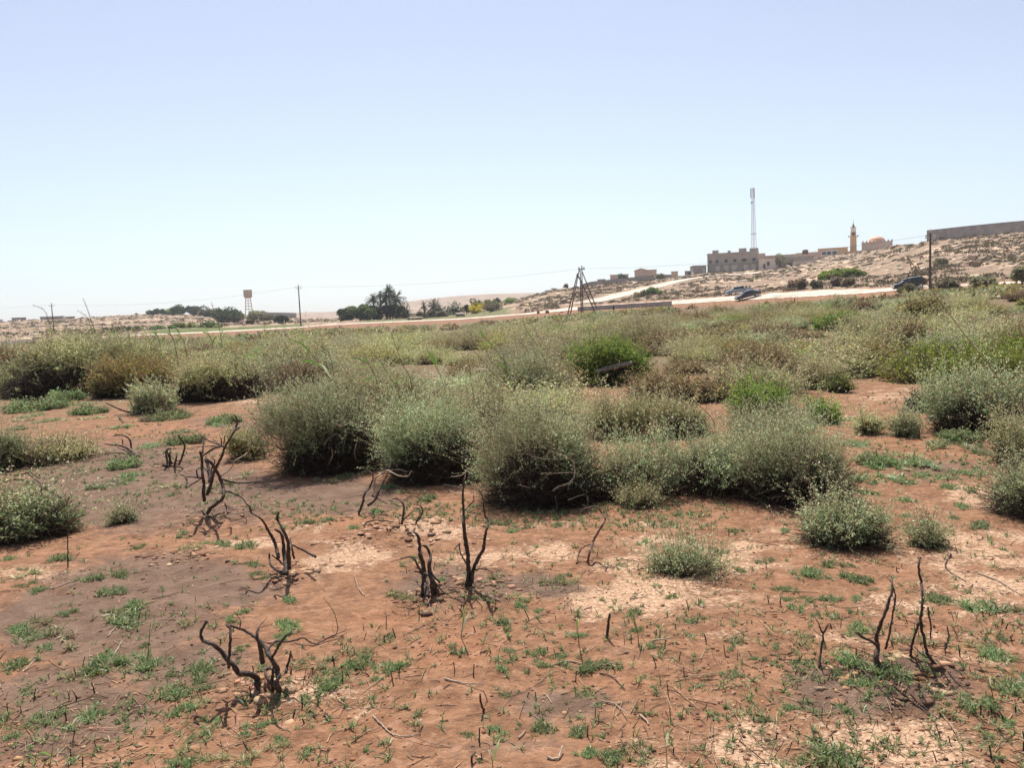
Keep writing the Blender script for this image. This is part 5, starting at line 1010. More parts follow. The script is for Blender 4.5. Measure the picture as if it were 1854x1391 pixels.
# left cluster
o, w, h = house('house', 'windowless grey block house left of the two-storey building', 'house', 1255, 1279, 498, 482, 322, 8, M_GREY2, yaw=.15); opening(o, 'door', M_SHUT, .32 * w, .3, .8, 2)
o, w, h = house('shed', 'little grey shed with a dark door between two block houses', 'shed', 1240, 1254, 498, 491.5, 328, 4, M_GREY2); opening(o, 'door', M_DARKW, .1 * w, .2, .8, 1.1)
o, w, h = house('house', 'small pinkish cube house by the upper end of the dirt track', 'house', 1215.5, 1227.5, 502, 492.5, 330, 5, M_PINK)
o, w, h = house('house', 'pinkish house with a shallow gabled roof behind the boundary wall', 'house', 1149, 1189, 504, 490, 330, 9, M_PINK, found=5)
bx('annex', M_PINK, o, .12 * w, .5 * w - .03, -1.2, -.003, -4, h * .95); t = MB(); t.prism([(-w / 2, h + .2), (.1 * w, h + .2), (-.2 * w, h + 1.0)], 'y', .0, 9.0); t.build('gable', M_PINK, o)
o, w, h = house('house', 'small pinkish house half hidden by a dark round tree behind the boundary wall', 'house', 1105, 1138, 510, 498, 335, 7, M_PINK, found=5)
o, w, h = house('hut', 'tiny flat hut peeping over the left part of the boundary wall', 'hut', 1082, 1096, 512, 506.5, 332, 4, M_GREY2, found=5)
def wall_run(name, label, pts, mat, th=.3):
    """wall following the slope: (x, y foot, y top, distance)"""
    B = [at_dist(x, yb, d) for x, yb, yt, d in pts]; Tt = [b + np.array([0, 0, px_h(d, yb - yt)]) for b, (x, yb, yt, d) in zip(B, pts)]; o = empty(name, B[0]); base = np.array(B[0])
    m = MB(); c = MB()
    for i in range(len(B) - 1):
        d = (B[i + 1] - B[i])[:2]; n_ = np.array([-d[1], d[0], 0]) / np.linalg.norm(d) * th
        def quad(bot, top, k0, k1, ex=1.0): return [bot[0] - k0 * n_, bot[1] - k0 * n_, bot[1] + k1 * n_, bot[0] + k1 * n_, top[0] - k0 * n_, top[1] - k0 * n_, top[1] + k1 * n_, top[0] + k1 * n_]
        m.add([v - base for v in quad([B[i] - [0, 0, 4], B[i + 1] - [0, 0, 4]], [Tt[i], Tt[i + 1]], .5, .5)], SQF)
        c.add([v - base for v in quad([Tt[i] + [0, 0, .003], Tt[i + 1] + [0, 0, .003]], [Tt[i] + [0, 0, .13], Tt[i + 1] + [0, 0, .13]], .75, .75)], SQF)
    m.build('wall_face', mat, o); c.build('coping', mat, o); tag(o, label, 'wall', None, 'thing'); return o
wall_run('boundary_wall', 'long low grey boundary wall climbing the ridge behind the tripod pole', [(1052, 523, 515.5, 296), (1070, 521, 511, 297), (1110, 517, 506.5, 299), (1160, 513, 501.5, 302), (1190, 509, 498.5, 304), (1216, 506, 498, 306)], M_GREY2)
wall_run('boundary_wall', 'high grey block wall on the hilltop at the right edge', [(1680, 437.5, 420.5, 250), (1715, 434, 416.8, 247), (1750, 430.5, 413.2, 243), (1800, 425.5, 408.5, 237), (1854, 421, 404, 231), (1990, 409, 392, 222)], M_GREY2)
wall_run('boundary_wall', 'return of the hilltop block wall running back from its left corner', [(1679, 437, 420.5, 251), (1684, 433, 418, 275)], M_GREY2)
wall_run('roadside_wall', 'very low dark wall along the pale road, right of the A-shaped pole', [(1046, 560.5, 557, 167), (1110, 556.5, 553, 164.5), (1160, 553.5, 550.0, 162), (1216, 550, 546.5, 158)], M_GREY2, .2)
wall_run('roadside_wall', 'low white concrete edging along the road at the left edge', [(-60, 627.5, 624, 117), (0, 624, 620.3, 119), (45, 621.5, 618.3, 120), (84, 619.5, 616.6, 121)], M_WHITE, .25)
wall_run('hilltop_wall', 'low dark wall on the skyline between the mosque and the high block wall', [(1617, 450, 446.5, 300), (1640, 447, 443.5, 292), (1650, 446, 442.8, 288)], M_GREY2)
wall_run('compound_wall', 'dark compound wall below the skyline between the water tower and the left pole', [(482, 574, 566.5, 478), (510, 574.5, 566.8, 478), (537, 576, 567.5, 478)], M_GREY2, .4)
for a in [('dark flat house second from the left edge on the left ridge', 22, 48, 585.5, 577.2, 455), ('long dark flat building behind the left pole on the ridge', 73, 116, 580.5, 574.5, 458), ('lower end of the flat buildings right of the left pole', 117, 136, 579, 574.5, 458), ('white low house at the left edge of the ridge', -14, 6, 586, 580.5, 452)]:
    o, w, h = house('ridge_house', a[0], 'house', a[1], a[2], a[3], a[4], a[5], 8, M_WHITE if 'white' in a[0] else M_GREY2); opening(o, 'doorway', M_DARKW, .1 * w, .3, 1.2, h * .5)
# water tower
D = 505; m = at_dist(451, 566, D); o = empty('water_tower', (m[0], m[1], m[2]), math.atan2(-m[0], m[1])); H = px_h(D, 566 - 528)
t = MB(); zt = H * .64; t.add(sqp(1.3, 2.45, zt, zt + .8), SQF); t.add(sqp(2.45, 2.45, zt + .8, H), SQF); t.build('tank', M_TANK, o); bx('tank_lid', M_TANK, o, -2.6, 2.6, -2.6, 2.6, H + .003, H + .2)
for sx in (-1, 1):
    for sy in (-1, 1): t = MB(); t.tube([(sx * 2.2, sy * 2.2, -3), (sx * 1.35, sy * 1.35, zt + .1)], .24, 6); t.build('leg', M_TANK, o)
for k in range(1, 5):
    z = zt * k / 5 + .3; q = 2.2 - .85 * (z + 3) / (zt + 3); t = MB()
    for s1 in (-1, 1): t.box(-q, q, s1 * q - .12, s1 * q + .12, z - .16, z + .16); t.box(s1 * q - .12, s1 * q + .12, -q + .13, q - .13, z - .15, z + .15)
    t.build('brace', M_TANK, o)
t = MB(); t.tube([(0, 0, -2), (0, 0, zt)], .14, 6); t.build('pipe', M_TANK, o); tag(o, 'square concrete water tower on four braced legs on the left skyline', 'water tower')
# cell mast
D = 372; m = at_dist(1365, 470, D); o = empty('lattice_mast', (m[0], m[1], m[2]), .3); H = px_h(D, 470 - 349); b0, b1 = 1.05, .42
cor = [np.array([math.cos(a), math.sin(a)]) for a in (math.pi / 4, 3 * math.pi / 4, 5 * math.pi / 4, 7 * math.pi / 4)]
for c in cor: t = MB(); t.tube([(c[0] * b0 * 1.3, c[1] * b0 * 1.3, -4), (c[0] * b1 * 1.2, c[1] * b1 * 1.2, H)], .075, 5); t.build('leg', M_RED, o)
t = MB(); nb = 17
def cp(k, z): q = 1.3 * b0 + (1.2 * b1 - 1.3 * b0) * (z + 4) / (H + 4); return (cor[k % 4][0] * q, cor[k % 4][1] * q, z)
for i in range(nb):
    z0, z1 = H * i / nb, H * (i + 1) / nb
    for k in range(4): t.tube([cp(k, z0), cp(k + 1, z1)], .035, 4); t.tube([cp(k, z0), cp(k + 1, z0)], .03, 4)
t.build('lattice', M_RED, o)
for z in (H * .12, H * .36): t = MB(); q = abs(cp(0, z)[0]) + .25; t.box(-q, q, -q, q, z, z + .18); t.build('platform', M_METAL, o)
for k in range(3):
    for dz in (0, -4.2): a = 2 * math.pi * k / 3 + .4; t = MB(); x, y = .95 * math.cos(a), .95 * math.sin(a); t.box(x - .16, x + .16, y - .1, y + .1, H - 2.3 + dz * .5, H - .1 + dz * .5); t.tube([(.3 * math.cos(a), .3 * math.sin(a), H - 1.2 + dz * .5), (x, y, H - 1.2 + dz * .5)], .05, 4); t.build('panel_antenna', M_METAL, o)
t = MB(); t.lathe([(.0, 0), (.35, .08), (.45, .25)], 12); d_ = t.build('dish_antenna', M_METAL, o, (-1.1, -.5, H * .79)); d_.rotation_euler = (1.4, 0, -.5); t = MB(); t.tube([(0, 0, H), (0, 0, H + 1.5)], .04, 4); t.build('lightning_rod', M_METAL, o)
tag(o, 'tall slender red-and-white lattice mast with antennas behind the grey building', 'mast')
# ------------------------------------------------------------------ power line
def pole_top(x, yt, d): return at_dist(x, yt, d)
M_INS = simple('insulator', (.5, .5, .5), .4, .1, 4)
def pole(label, x, yb, yt, d, arm=1.0, lean=0, armz=.55):
    b = at_dist(x, yb, d); b = np.array([b[0], b[1], float(gz(b[0], b[1]))]); ht = EYE + d * az_el(x, yt)[1] - b[2]
    o = empty('power_pole', b, math.atan2(-b[0], b[1]) + .9); t = MB(); t.tube([(0, 0, -1), (0, 0, ht)], [.16, .10], 8); t.build('pole', M_WOOD, o)
    bx('crossarm', M_METAL, o, -arm, arm, -.05, .05, ht - armz - .1, ht - armz)
    for xx in (-arm + .08, 0, arm - .08): zz = ht if xx == 0 else ht - armz; t = MB(); t.lathe([(.03, zz), (.03, zz + .12), (.09, zz + .14), (.09, zz + .24), (.05, zz + .32), (.02, zz + .34)], 8, cx=xx); t.build('insulator', M_INS, o)
    tag(o, label, 'power pole'); o['ht'] = ht; return o, b + np.array([0, 0, ht - armz + .34])
p1, t1 = pole('thin dark power pole standing on the left hillside among plumed reeds', 98, 603, 550, 245)
p2, t2 = pole('dark power pole between the water tower and the palm grove', 545, 592.5, 517, 173, arm=.9)
p4, t4 = pole('dark power pole at the right with a kinked stay wire, below the hilltop wall', 1683.5, 545, 422, 106, arm=.8)
b = p4.location; t = MB(); t.tube([(0, 0, 1.15), (2.2, -.3, 0.75), (3.6, -.5, -.1)], .05, 5); t.build('stay', M_WOOD, p4); bx('base_block', M_WHITE, p4, -.6, .6, -.45, -.18, -.3, .25)
# tripod pole: three pairs of legs meeting near the top
D = 144.0; c0 = at_dist(1050, 573, D); c0[2] = float(gz(c0[0], c0[1])); o = empty('tripod_pole', c0)
def tp_(x, y, dd): return at_dist(x, y, D + dd)
q5 = lambda a, b_: (980 + a / 11.593, 470 + b_ / 11.593)
LG = [((530, 1190), (760, 290), -1.5, 0), ((590, 1120), (800, 190), 2.2, .3), ((840, 1120), (815, 200), 1.6, .2), ((870, 1120), (850, 150), -1.2, -.2), ((1175, 1180), (770, 330), -2.0, -.3), ((1225, 1150), (850, 235), 1.8, .2)]
for a, b_, d0, d1 in LG:
    P0 = tp_(*q5(*a), d0); P1 = tp_(*q5(*b_), d1); P0[2] = min(P0[2], float(gz(P0[0], P0[1])) - .3); t = MB(); t.tube([P0 - c0, P1 - c0], [.115, .085], 8); t.build('leg', M_WOOD, o)
for a in [(790, 190), (850, 165), (895, 190)]:
    P = tp_(*q5(*a), 0) - c0; t = MB(); t.lathe([(.04, -.3), (.05, 0), (.14, .03), (.14, .2), (.06, .3)], 8); i_ = t.build('insulator', M_INS, o, P)
P0 = tp_(*q5(770, 205), 0) - c0; P1 = tp_(*q5(915, 200), 0) - c0; t = MB(); t.tube([P0, P1], .07, 5); t.build('crossarm', M_WOOD, o); P0 = tp_(*q5(755, 320), -.2) - c0; P1 = tp_(*q5(850, 480), -.4) - c0; t = MB(); t.tube([P0, P1], .12, 6); t.build('brace', M_WOOD, o)
tag(o, 'big A-shaped power pole made of leaning paired timber legs in front of the road', 'power pole'); t3 = tp_(*q5(850, 190), 0)
t0 = at_dist(-420, 560, 330); t5 = t4 + np.array([75, -38, 3])
def wire(label, a, b_, sag, off):
    n_ = np.array([-(b_ - a)[1], (b_ - a)[0], 0]); n_ /= np.linalg.norm(n_); s = np.linspace(0, 1, 24)[:, None]; P = (a + n_ * off) * (1 - s) + (b_ + n_ * off) * s; P[:, 2] -= (4 * sag * s * (1 - s))[:, 0]
    t = MB(); t.tube(P - a, .007, 4); w_ = t.build('power_wire', M_WIRE, None, a); tag(w_, label, 'wire')
for lab, a, b_, sg in [('running left from the left hillside pole', t0, t1, 1.5), ('left hillside pole to palm grove pole', t1, t2, 1.6), ('palm grove pole to the A-shaped pole', t2, t3, 1.0), ('A-shaped pole to the right-hand pole', t3, t4, 1.0)]:
    wire('front of two overhead wires, ' + lab, a, b_, sg, -.6); wire('rear of two overhead wires, ' + lab, a, b_, sg * .93, .6)
# small posts and things by the road
b = hit(1111, 561); o = empty('roadside_post', b); t = MB(); t.tube([(0, 0, -.2), (.02, 0, .55), (-.03, 0, .75)], [.22, .2, .1], 8); t.lathe([(.10, .75), (.13, .85), (.09, 1.0)], 8); t.build('post', simple('dark_post', (.035, .035, .04), .8, .2, 3), o); tag(o, 'short dark post standing at the near edge of the road, right of the A-shaped pole', 'post')
M_BOUL = simple('dark_boulder', (.07, .05, .045), .9, .35, 2, bump=.6)
def rock(label, x, y, sx, sz, mat, seed, name='boulder', cat='rock'):
    b = hit(x, y); rg_ = np.random.default_rng(seed); bm = __import__('bmesh').new(); __import__('bmesh').ops.create_icosphere(bm, subdivisions=3, radius=1)
    for v in bm.verts:
        p = np.array(v.co); k = 1 + .35 * (fbm(np.array(p[0] * 1.5 + seed), np.array(p[1] * 1.5 + p[2] * 1.3), seed, 3) - .5); v.co = Vector(p * k * [sx, sx * .8, sz]) + Vector((0, 0, sz * .5))
    me = bpy.data.meshes.new(name); bm.to_mesh(me); bm.free(); me.materials.append(mat); o = link(name, me, None, b); tag(o, label, cat)
rock('dark rounded boulder on the pale road line left of the A-shaped pole', 991, 567, .42, .38, M_BOUL, 1); rock('greyish boulder by the road, left neighbour of the dark rounded one', 974.5, 568, .3, .38, M_BOUL, 2); rock('small reddish lump on the road edge, right of the dark rounded boulder', 1017, 566, .35, .14, M_BOUL, 3)
rock('pile of grey-brown rubble beyond the pale road, right of the bushy palms', 833, 572, 1.3, .55, simple('rubble', (.28, .22, .17), .9, .4, 1.5, bump=.7), 4, 'rubble_pile', 'rubble'); rock('dull brown rubble heap beyond the road, below the small bushy palm', 752, 578, 2.0, .4, simple('rubble_brown', (.25, .19, .13), .9, .4, 1.5, bump=.7), 5, 'rubble_pile', 'rubble')
rock('white lump of litter in the scrub at the left, below the road', 441, 622, .10, .05, M_WHITE, 6, 'litter', 'litter'); rock('white bundle of litter right of the foot of the A-shaped pole', 1107, 569, .22, .16, M_WHITE, 7, 'litter', 'litter')
# weathered log in the bright green bush
_d = float(np.hypot(*hit(1108, 700)[:2])); P = np.array([at_dist(1076, 674, _d + .16), at_dist(1108, 666, _d + .21), at_dist(1144, 657, _d + .34)]); Q = resample(P, .04); t = MB(); t.tube(Q - P[0], np.interp(np.linspace(0, 1, len(Q)), [0, .3, .8, 1], [.040, .062, .058, .042]) * (1 + np.random.default_rng(4).normal(0, .09, len(Q))), 8); lg = t.build('weathered_log', simple('grey_wood', (.24, .20, .16), .9, .4, 14, bump=.8), None, P[0], smooth=True); tag(lg, 'grey weathered log lying in the bright green bush', 'log')
# ------------------------------------------------------------------ trees
def blob_tree(name, label, x, yb, wpx, hpx, d, P_, seed, nl=2600, trunk=True, group=None, cat='tree', lobes=9, ls=.28):
    rg_ = np.random.default_rng(seed); b = at_dist(x, yb, d); b[2] = float(gz(b[0], b[1])); W = px_h(d, wpx) / 2; H = max(px_h(d, hpx), EYE + d * az_el(x, yb - hpx)[1] - b[2])
    o = empty(name, b, rg_.uniform(0, 6)); th = H * (.22 if trunk else .05)
    lc = np.stack([rg_.normal(0, .42, lobes) * W, rg_.normal(0, .42, lobes) * W, rg_.uniform(.35, .8, lobes) * H], 1); lr = rg_.uniform(.34, .55, lobes) * min(W, H)
    k = rg_.integers(0, lobes, nl); d_ = rg_.normal(size=(nl, 3)); d_ /= np.linalg.norm(d_, axis=1, keepdims=True)
    Pp = lc[k] + d_ * lr[k, None] * rg_.uniform(.55, 1.05, (nl, 1)) * [1, 1, .75]; Pp[:, 2] = np.clip(Pp[:, 2], th * .5, None); mx = np.percentile(Pp[:, 2], 99.5); Pp[:, 2] *= min(1.0, H / mx) if mx > H else 1
    V, Fq = leaves_np(Pp, d_ + rg_.normal(0, .7, (nl, 3)), ls * rg_.uniform(.6, 1.4, nl) * 1.6, ls * rg_.uniform(.6, 1.4, nl), rg_)
    c = pal(rg_, nl, P_['leaf'], P_['lw']) * np.repeat(1, nl)[:, None] * (rg_.normal(1, .16, lobes)[k])[:, None]
    link('crown', mesh_np('crown', V, [Fq], np.repeat(np.clip(c, .005, 1), 4, 0), MLEAF), o)
    t = MB(); t.tube([(0, 0, -.6), (.1, 0, H * .3), (.05, .1, H * .6)], [.16 * W ** .5, .11 * W ** .5, .05], 7)
    for q in lc[:5]: t.tube([(.05, 0, H * .22), (q[0] * .5, q[1] * .5, q[2] * .6), tuple(q)], [.07 * W ** .5, .05 * W ** .5, .02], 5)
    t.build('trunk', M_WOOD, o); tag(o, label, cat, group); return o
TD = dict(leaf=[(.055, .08, .035), (.075, .105, .042), (.10, .13, .06), (.04, .06, .03)], lw=[3, 3, 2, 2]); TG = dict(leaf=[(.10, .17, .05), (.14, .22, .06), (.20, .25, .09)], lw=[3, 3, 2]); TO = dict(leaf=[(.19, .19, .105), (.25, .235, .135), (.31, .27, .16)], lw=[3, 3, 2]); TY = dict(leaf=[(.62, .44, .04), (.48, .37, .06), (.30, .28, .06)], lw=[4, 3, 2]); TYG = dict(leaf=[(.24, .29, .07), (.18, .25, .07), (.32, .31, .10)], lw=[3, 3, 2])
for i, a in enumerate([('wide dark green tree at the left end of the palm grove', 628, 578.5, 40, 20, 238, TD), ('dark green tree with the highest rounded top of the low grove trees', 652, 578, 40, 27, 236, TG), ('dark tree joining the low grove to the palms', 676, 577, 34, 22, 238, TD), ('dense dark tree wrapping the foot of the tallest palm', 711, 575.5, 30, 26, 236, TD)]):
    blob_tree('grove_tree', a[0], *a[1:6], a[6], 300 + i, 6500, lobes=12, ls=.34)
for i, a in enumerate([('small bluish round shrub between the bushy palms', 760, 573, 12, 8, 240, TO), ('dark blue-green bush left of the yellow-flowering shrub', 845, 565, 16, 13, 238, TD), ('shrub covered in yellow flowers beyond the road', 862, 565, 22, 11, 226, TY), ('yellow-flowering shrub top just behind the brighter yellow one', 866, 557, 18, 10, 234, TY), ('dark pointed bushy trees on the slope above the yellow shrub', 866, 553, 22, 15, 250, TD),
   ('light green shrub right of the yellow-flowering one', 884, 558, 26, 15, 238, TYG), ('grey-green shrub mass below the stony slope, beyond the road', 892, 568, 36, 14, 222, TO), ('small dark conical tree on the slope right of the yellow shrub', 900, 545, 9, 8, 300, TD), ('low yellowish scrub shrub right of the dark conical tree', 922, 548, 22, 8, 290, TYG), ('grey-brown leafless shrub at the foot of the bushy palms', 800, 573, 18, 9, 224, dict(leaf=[(.14, .12, .10), (.19, .16, .13)], lw=[1, 1]))]):
    blob_tree('shrub', a[0], *a[1:6], a[6], 320 + i, 1400, trunk=False, cat='shrub')
for i, a in enumerate([('dark tree group on the left hill crest, left one with flat top', 287, 571, 36, 9, 440, TD), ('yellowish low tree on the left hill crest', 312, 571.5, 24, 9, 440, TYG), ('dark tall tree on the left hill crest, highest of its row', 327, 572, 30, 16, 440, TD), ('rounded tree at the right end of the hill crest row', 351, 572, 30, 15, 440, TD), ('low tree below the right end of the hill crest row', 374, 578, 30, 12, 400, TO),
   ('broad dark tree left of the water tower foot', 402, 589, 52, 24, 300, TD), ('grey-green tree right of the broad dark one', 432, 587, 36, 20, 310, TO), ('grey-green tree below the water tower', 458, 585, 34, 17, 320, TO), ('dull tree right of the water tower foot', 478, 583, 22, 12, 330, TO), ('small dark tree on sandy ground left of the pole by the palms', 509, 585, 18, 13, 290, TD), ('small lone tree in front of the water tower trees', 453, 594, 8, 9, 235, TO)]):
    blob_tree('hill_tree', a[0], *a[1:6], a[6], 340 + i, 3200, lobes=9, ls=.4)
for i, a in enumerate([('dark green hedge-like shrub row at the left, left end', 205, 600.5, 40, 6, 205, TD), ('dark green hedge-like shrub row at the left, middle piece', 245, 598.5, 40, 6, 205, TD), ('bright green shrub strip right of the dark shrub row', 290, 598, 50, 7, 205, TG), ('bright green shrub below the hill trees', 335, 594, 40, 8, 210, TYG), ('bright green shrub strip ending below the broad dark tree', 380, 592, 44, 8, 215, TG)]):
    blob_tree('field_shrub', a[0], *a[1:6], a[6], 360 + i, 1100, trunk=False, cat='shrub')
for i, a in enumerate([('dark round tree behind the boundary wall on the ridge', 1124, 507, 19, 15, 322, TD), ('olive round tree beside the pale house on the ridge', 1413, 478, 20, 21, 322, TO), ('spiky bush top showing over the hilltop wall', 1769, 416, 18, 11, 262, TO), ('green shrub between the track and the pale road', 1184, 540, 30, 11, 190, TG), ('grey shrub left of the green one below the track', 1168, 540, 22, 9, 190, TO), ('low shrub at the right end of the boundary wall', 1196, 508, 26, 8, 296, TO),
   ('grey-brown bush by the road below the bright green hillside patch', 1516, 522, 22, 13, 150, dict(leaf=[(.24, .19, .14), (.31, .25, .17)], lw=[1, 1])), ('brown bush beside the grey-brown one by the road', 1537, 521, 18, 12, 148, dict(leaf=[(.20, .15, .10), (.28, .22, .14)], lw=[1, 1])), ('rounded brown bush on the pale roadside apron', 1450, 530, 28, 14, 150, dict(leaf=[(.26, .20, .12), (.34, .27, .16)], lw=[1, 1])), ('greyish bush right of the rounded brown one on the apron', 1476, 531, 24, 11, 148, TO),
   ('dark bush on the roadside right of the right-hand pole', 1718, 527, 36, 13, 112, TO), ('brown-green bush growing in front of the black estate car', 1650, 527.5, 50, 9, 113, TO), ('green-grey bush farther right of the right-hand pole', 1780, 522, 40, 14, 108, TO), ('dark hillside bush above the parked car', 1702, 484, 20, 9, 170, TO), ('small tree-like bush on the slope at the right edge', 1850, 512, 24, 24, 108, TO), ('small shrub on the ridge left of the boundary wall', 1024, 521, 8, 7, 292, TO)]):
    blob_tree('slope_shrub', a[0], *a[1:6], a[6], 380 + i, 1000, trunk=i < 2, cat='tree' if i < 2 else 'shrub', ls=.28 if i > 5 else .32)
def palm(name, label, x, yb, yt, d, seed, nf=46, L=2.6, skirt=True, r=.22, bushy=False):
    rg_ = np.random.default_rng(seed); b = at_dist(x, yb, d); b[2] = float(gz(b[0], b[1])); H = EYE + d * az_el(x, yt)[1] - b[2] - (L * .55); H = max(H, .3)
    o = empty(name, b); t = MB(); t.tube([(0, 0, -.5), (.15, 0, H * .5), (.05, 0, H)], [r * 1.3, r, r], 8); t.build('trunk', simple('palm_bark', (.10, .075, .055), .95, .4, 3), o)
    heads = [(0, 0, H)] if not bushy else [(rg_.normal(0, bushy), rg_.normal(0, bushy), rg_.uniform(.0, H)) for _ in range(6)] + [(0, 0, H)]
    Vs = []; Fs = []; Cs = []; n = 0
    for hx, hy, hz in heads:
        for k in range(nf if not bushy else nf // 3):
            a = rg_.uniform(0, 6.3); el = rg_.uniform(-.7 if skirt else -.2, 1.45); l = L * rg_.uniform(.75, 1.1); s = np.linspace(0, 1, 9); hd = np.array([math.cos(a), math.sin(a)])
            rr_ = l * (s * math.cos(el) + .12 * s * s); zz = l * (s * math.sin(el) - .75 * s * s * math.cos(el) * .9); C = np.column_stack([hx + hd[0] * rr_, hy + hd[1] * rr_, hz + zz])
            m_ = 26; u = rg_.uniform(.12, 1, m_) * 8; j = np.minimum(u.astype(int), 7); f = (u - j)[:, None]; Pp = C[j] * (1 - f) + C[j + 1] * f; Td = C[j + 1] - C[j]; Td /= np.linalg.norm(Td, axis=1, keepdims=True); sd = np.array([-hd[1], hd[0], 0]) * rg_.choice([-1, 1], m_)[:, None]
            V, Fq = leaves_np(Pp, Td * .8 + sd + rg_.normal(0, .15, (m_, 3)) - [0, 0, .25], .42 * L / 2.6 * rg_.uniform(.7, 1.2, m_), .17, rg_); V2, F2 = tubes_np(C[None], np.linspace(.04, .015, 9)[None], 3)
            dead = el < -.35; c = pal(rg_, m_, [(.11, .145, .065), (.15, .18, .09), (.07, .095, .045)] if not dead else [(.17, .125, .08), (.12, .09, .06)], [1] * (2 if dead else 3))
            Vs += [V, V2]; Fs += [Fq + n, F2 + n + len(V)]; Cs += [np.repeat(c, 4, 0), np.tile((.12, .11, .06), (len(V2), 1))]; n += len(V) + len(V2)
    link('crown', mesh_np('crown', np.concatenate(Vs), [np.concatenate(Fs)], np.concatenate(Cs), MLEAF), o); tag(o, label, 'palm tree')
palm('date_palm', 'tallest date palm of the grove, crown standing over the other trees', 706, 576, 519, 235, 1, 60, 2.2)
palm('date_palm', 'date palm with long drooping fronds hugging the tallest palm on its right', 717, 576, 529, 234, 2, 70, 4.0, r=.3); palm('date_palm', 'date palm with drooping fronds close on the left of the tallest palm', 700, 576, 531, 237, 7, 60, 3.2, r=.3)
palm('date_palm', 'slim bare-trunked date palm with a small crown left of the tallest palm', 690, 576, 529, 236, 3, 34, 1.8, False, .24); palm('date_palm', 'date palm with a hanging skirt of dry fronds, leftmost of the tall palms', 677, 576, 534, 238, 4, 60, 2.5)
palm('bushy_palm', 'small bushy palm right of the palm grove', 735, 576, 554, 232, 5, 50, 2.4, bushy=.5); palm('bushy_palm', 'broad clump of trunkless palms beyond the road, left one of two', 784, 573, 545, 230, 6, 80, 3.0, bushy=1.6); palm('bushy_palm', 'low clump of trunkless palms beyond the road, right one of two', 820, 571, 549, 230, 8, 70, 2.8, bushy=1.4); palm('bushy_palm', 'thin ragged palm at the left side of the trunkless palm clump', 768, 572, 548, 233, 9, 26, 1.8)
# ------------------------------------------------------------------ cars
M_GLASS = simple('car_glass', (.02, .025, .03), .08, .1, 1); M_TYRE = simple('tyre', (.02, .02, .02), .9, .1, 5); M_RIM = simple('rim', (.45, .45, .46), .35, .1, 5, .7); M_LAMP = simple('headlamp', (.75, .75, .72), .15, .05, 5); M_TAIL = simple('tail_lamp', (.35, .02, .02), .2, .1, 5)
def paint(name, c):
    m, g = newmat(name); p = g.n('ShaderNodeBsdfPrincipled', {'Base Color': (*c, 1), 'Roughness': .35, 'Coat Weight': .4, 'Coat Roughness': .04}); co = g.n('ShaderNodeTexCoord').outputs['Object']
    g.t.links.new(g.mix(g.ramp(g.noise(co, 3, 5), .45, .8), c, tuple(x * .8 + .05 for x in c)), p.inputs['Base Color']); g.t.links.new(p.outputs[0], g.n('ShaderNodeOutputMaterial').inputs[0]); return m
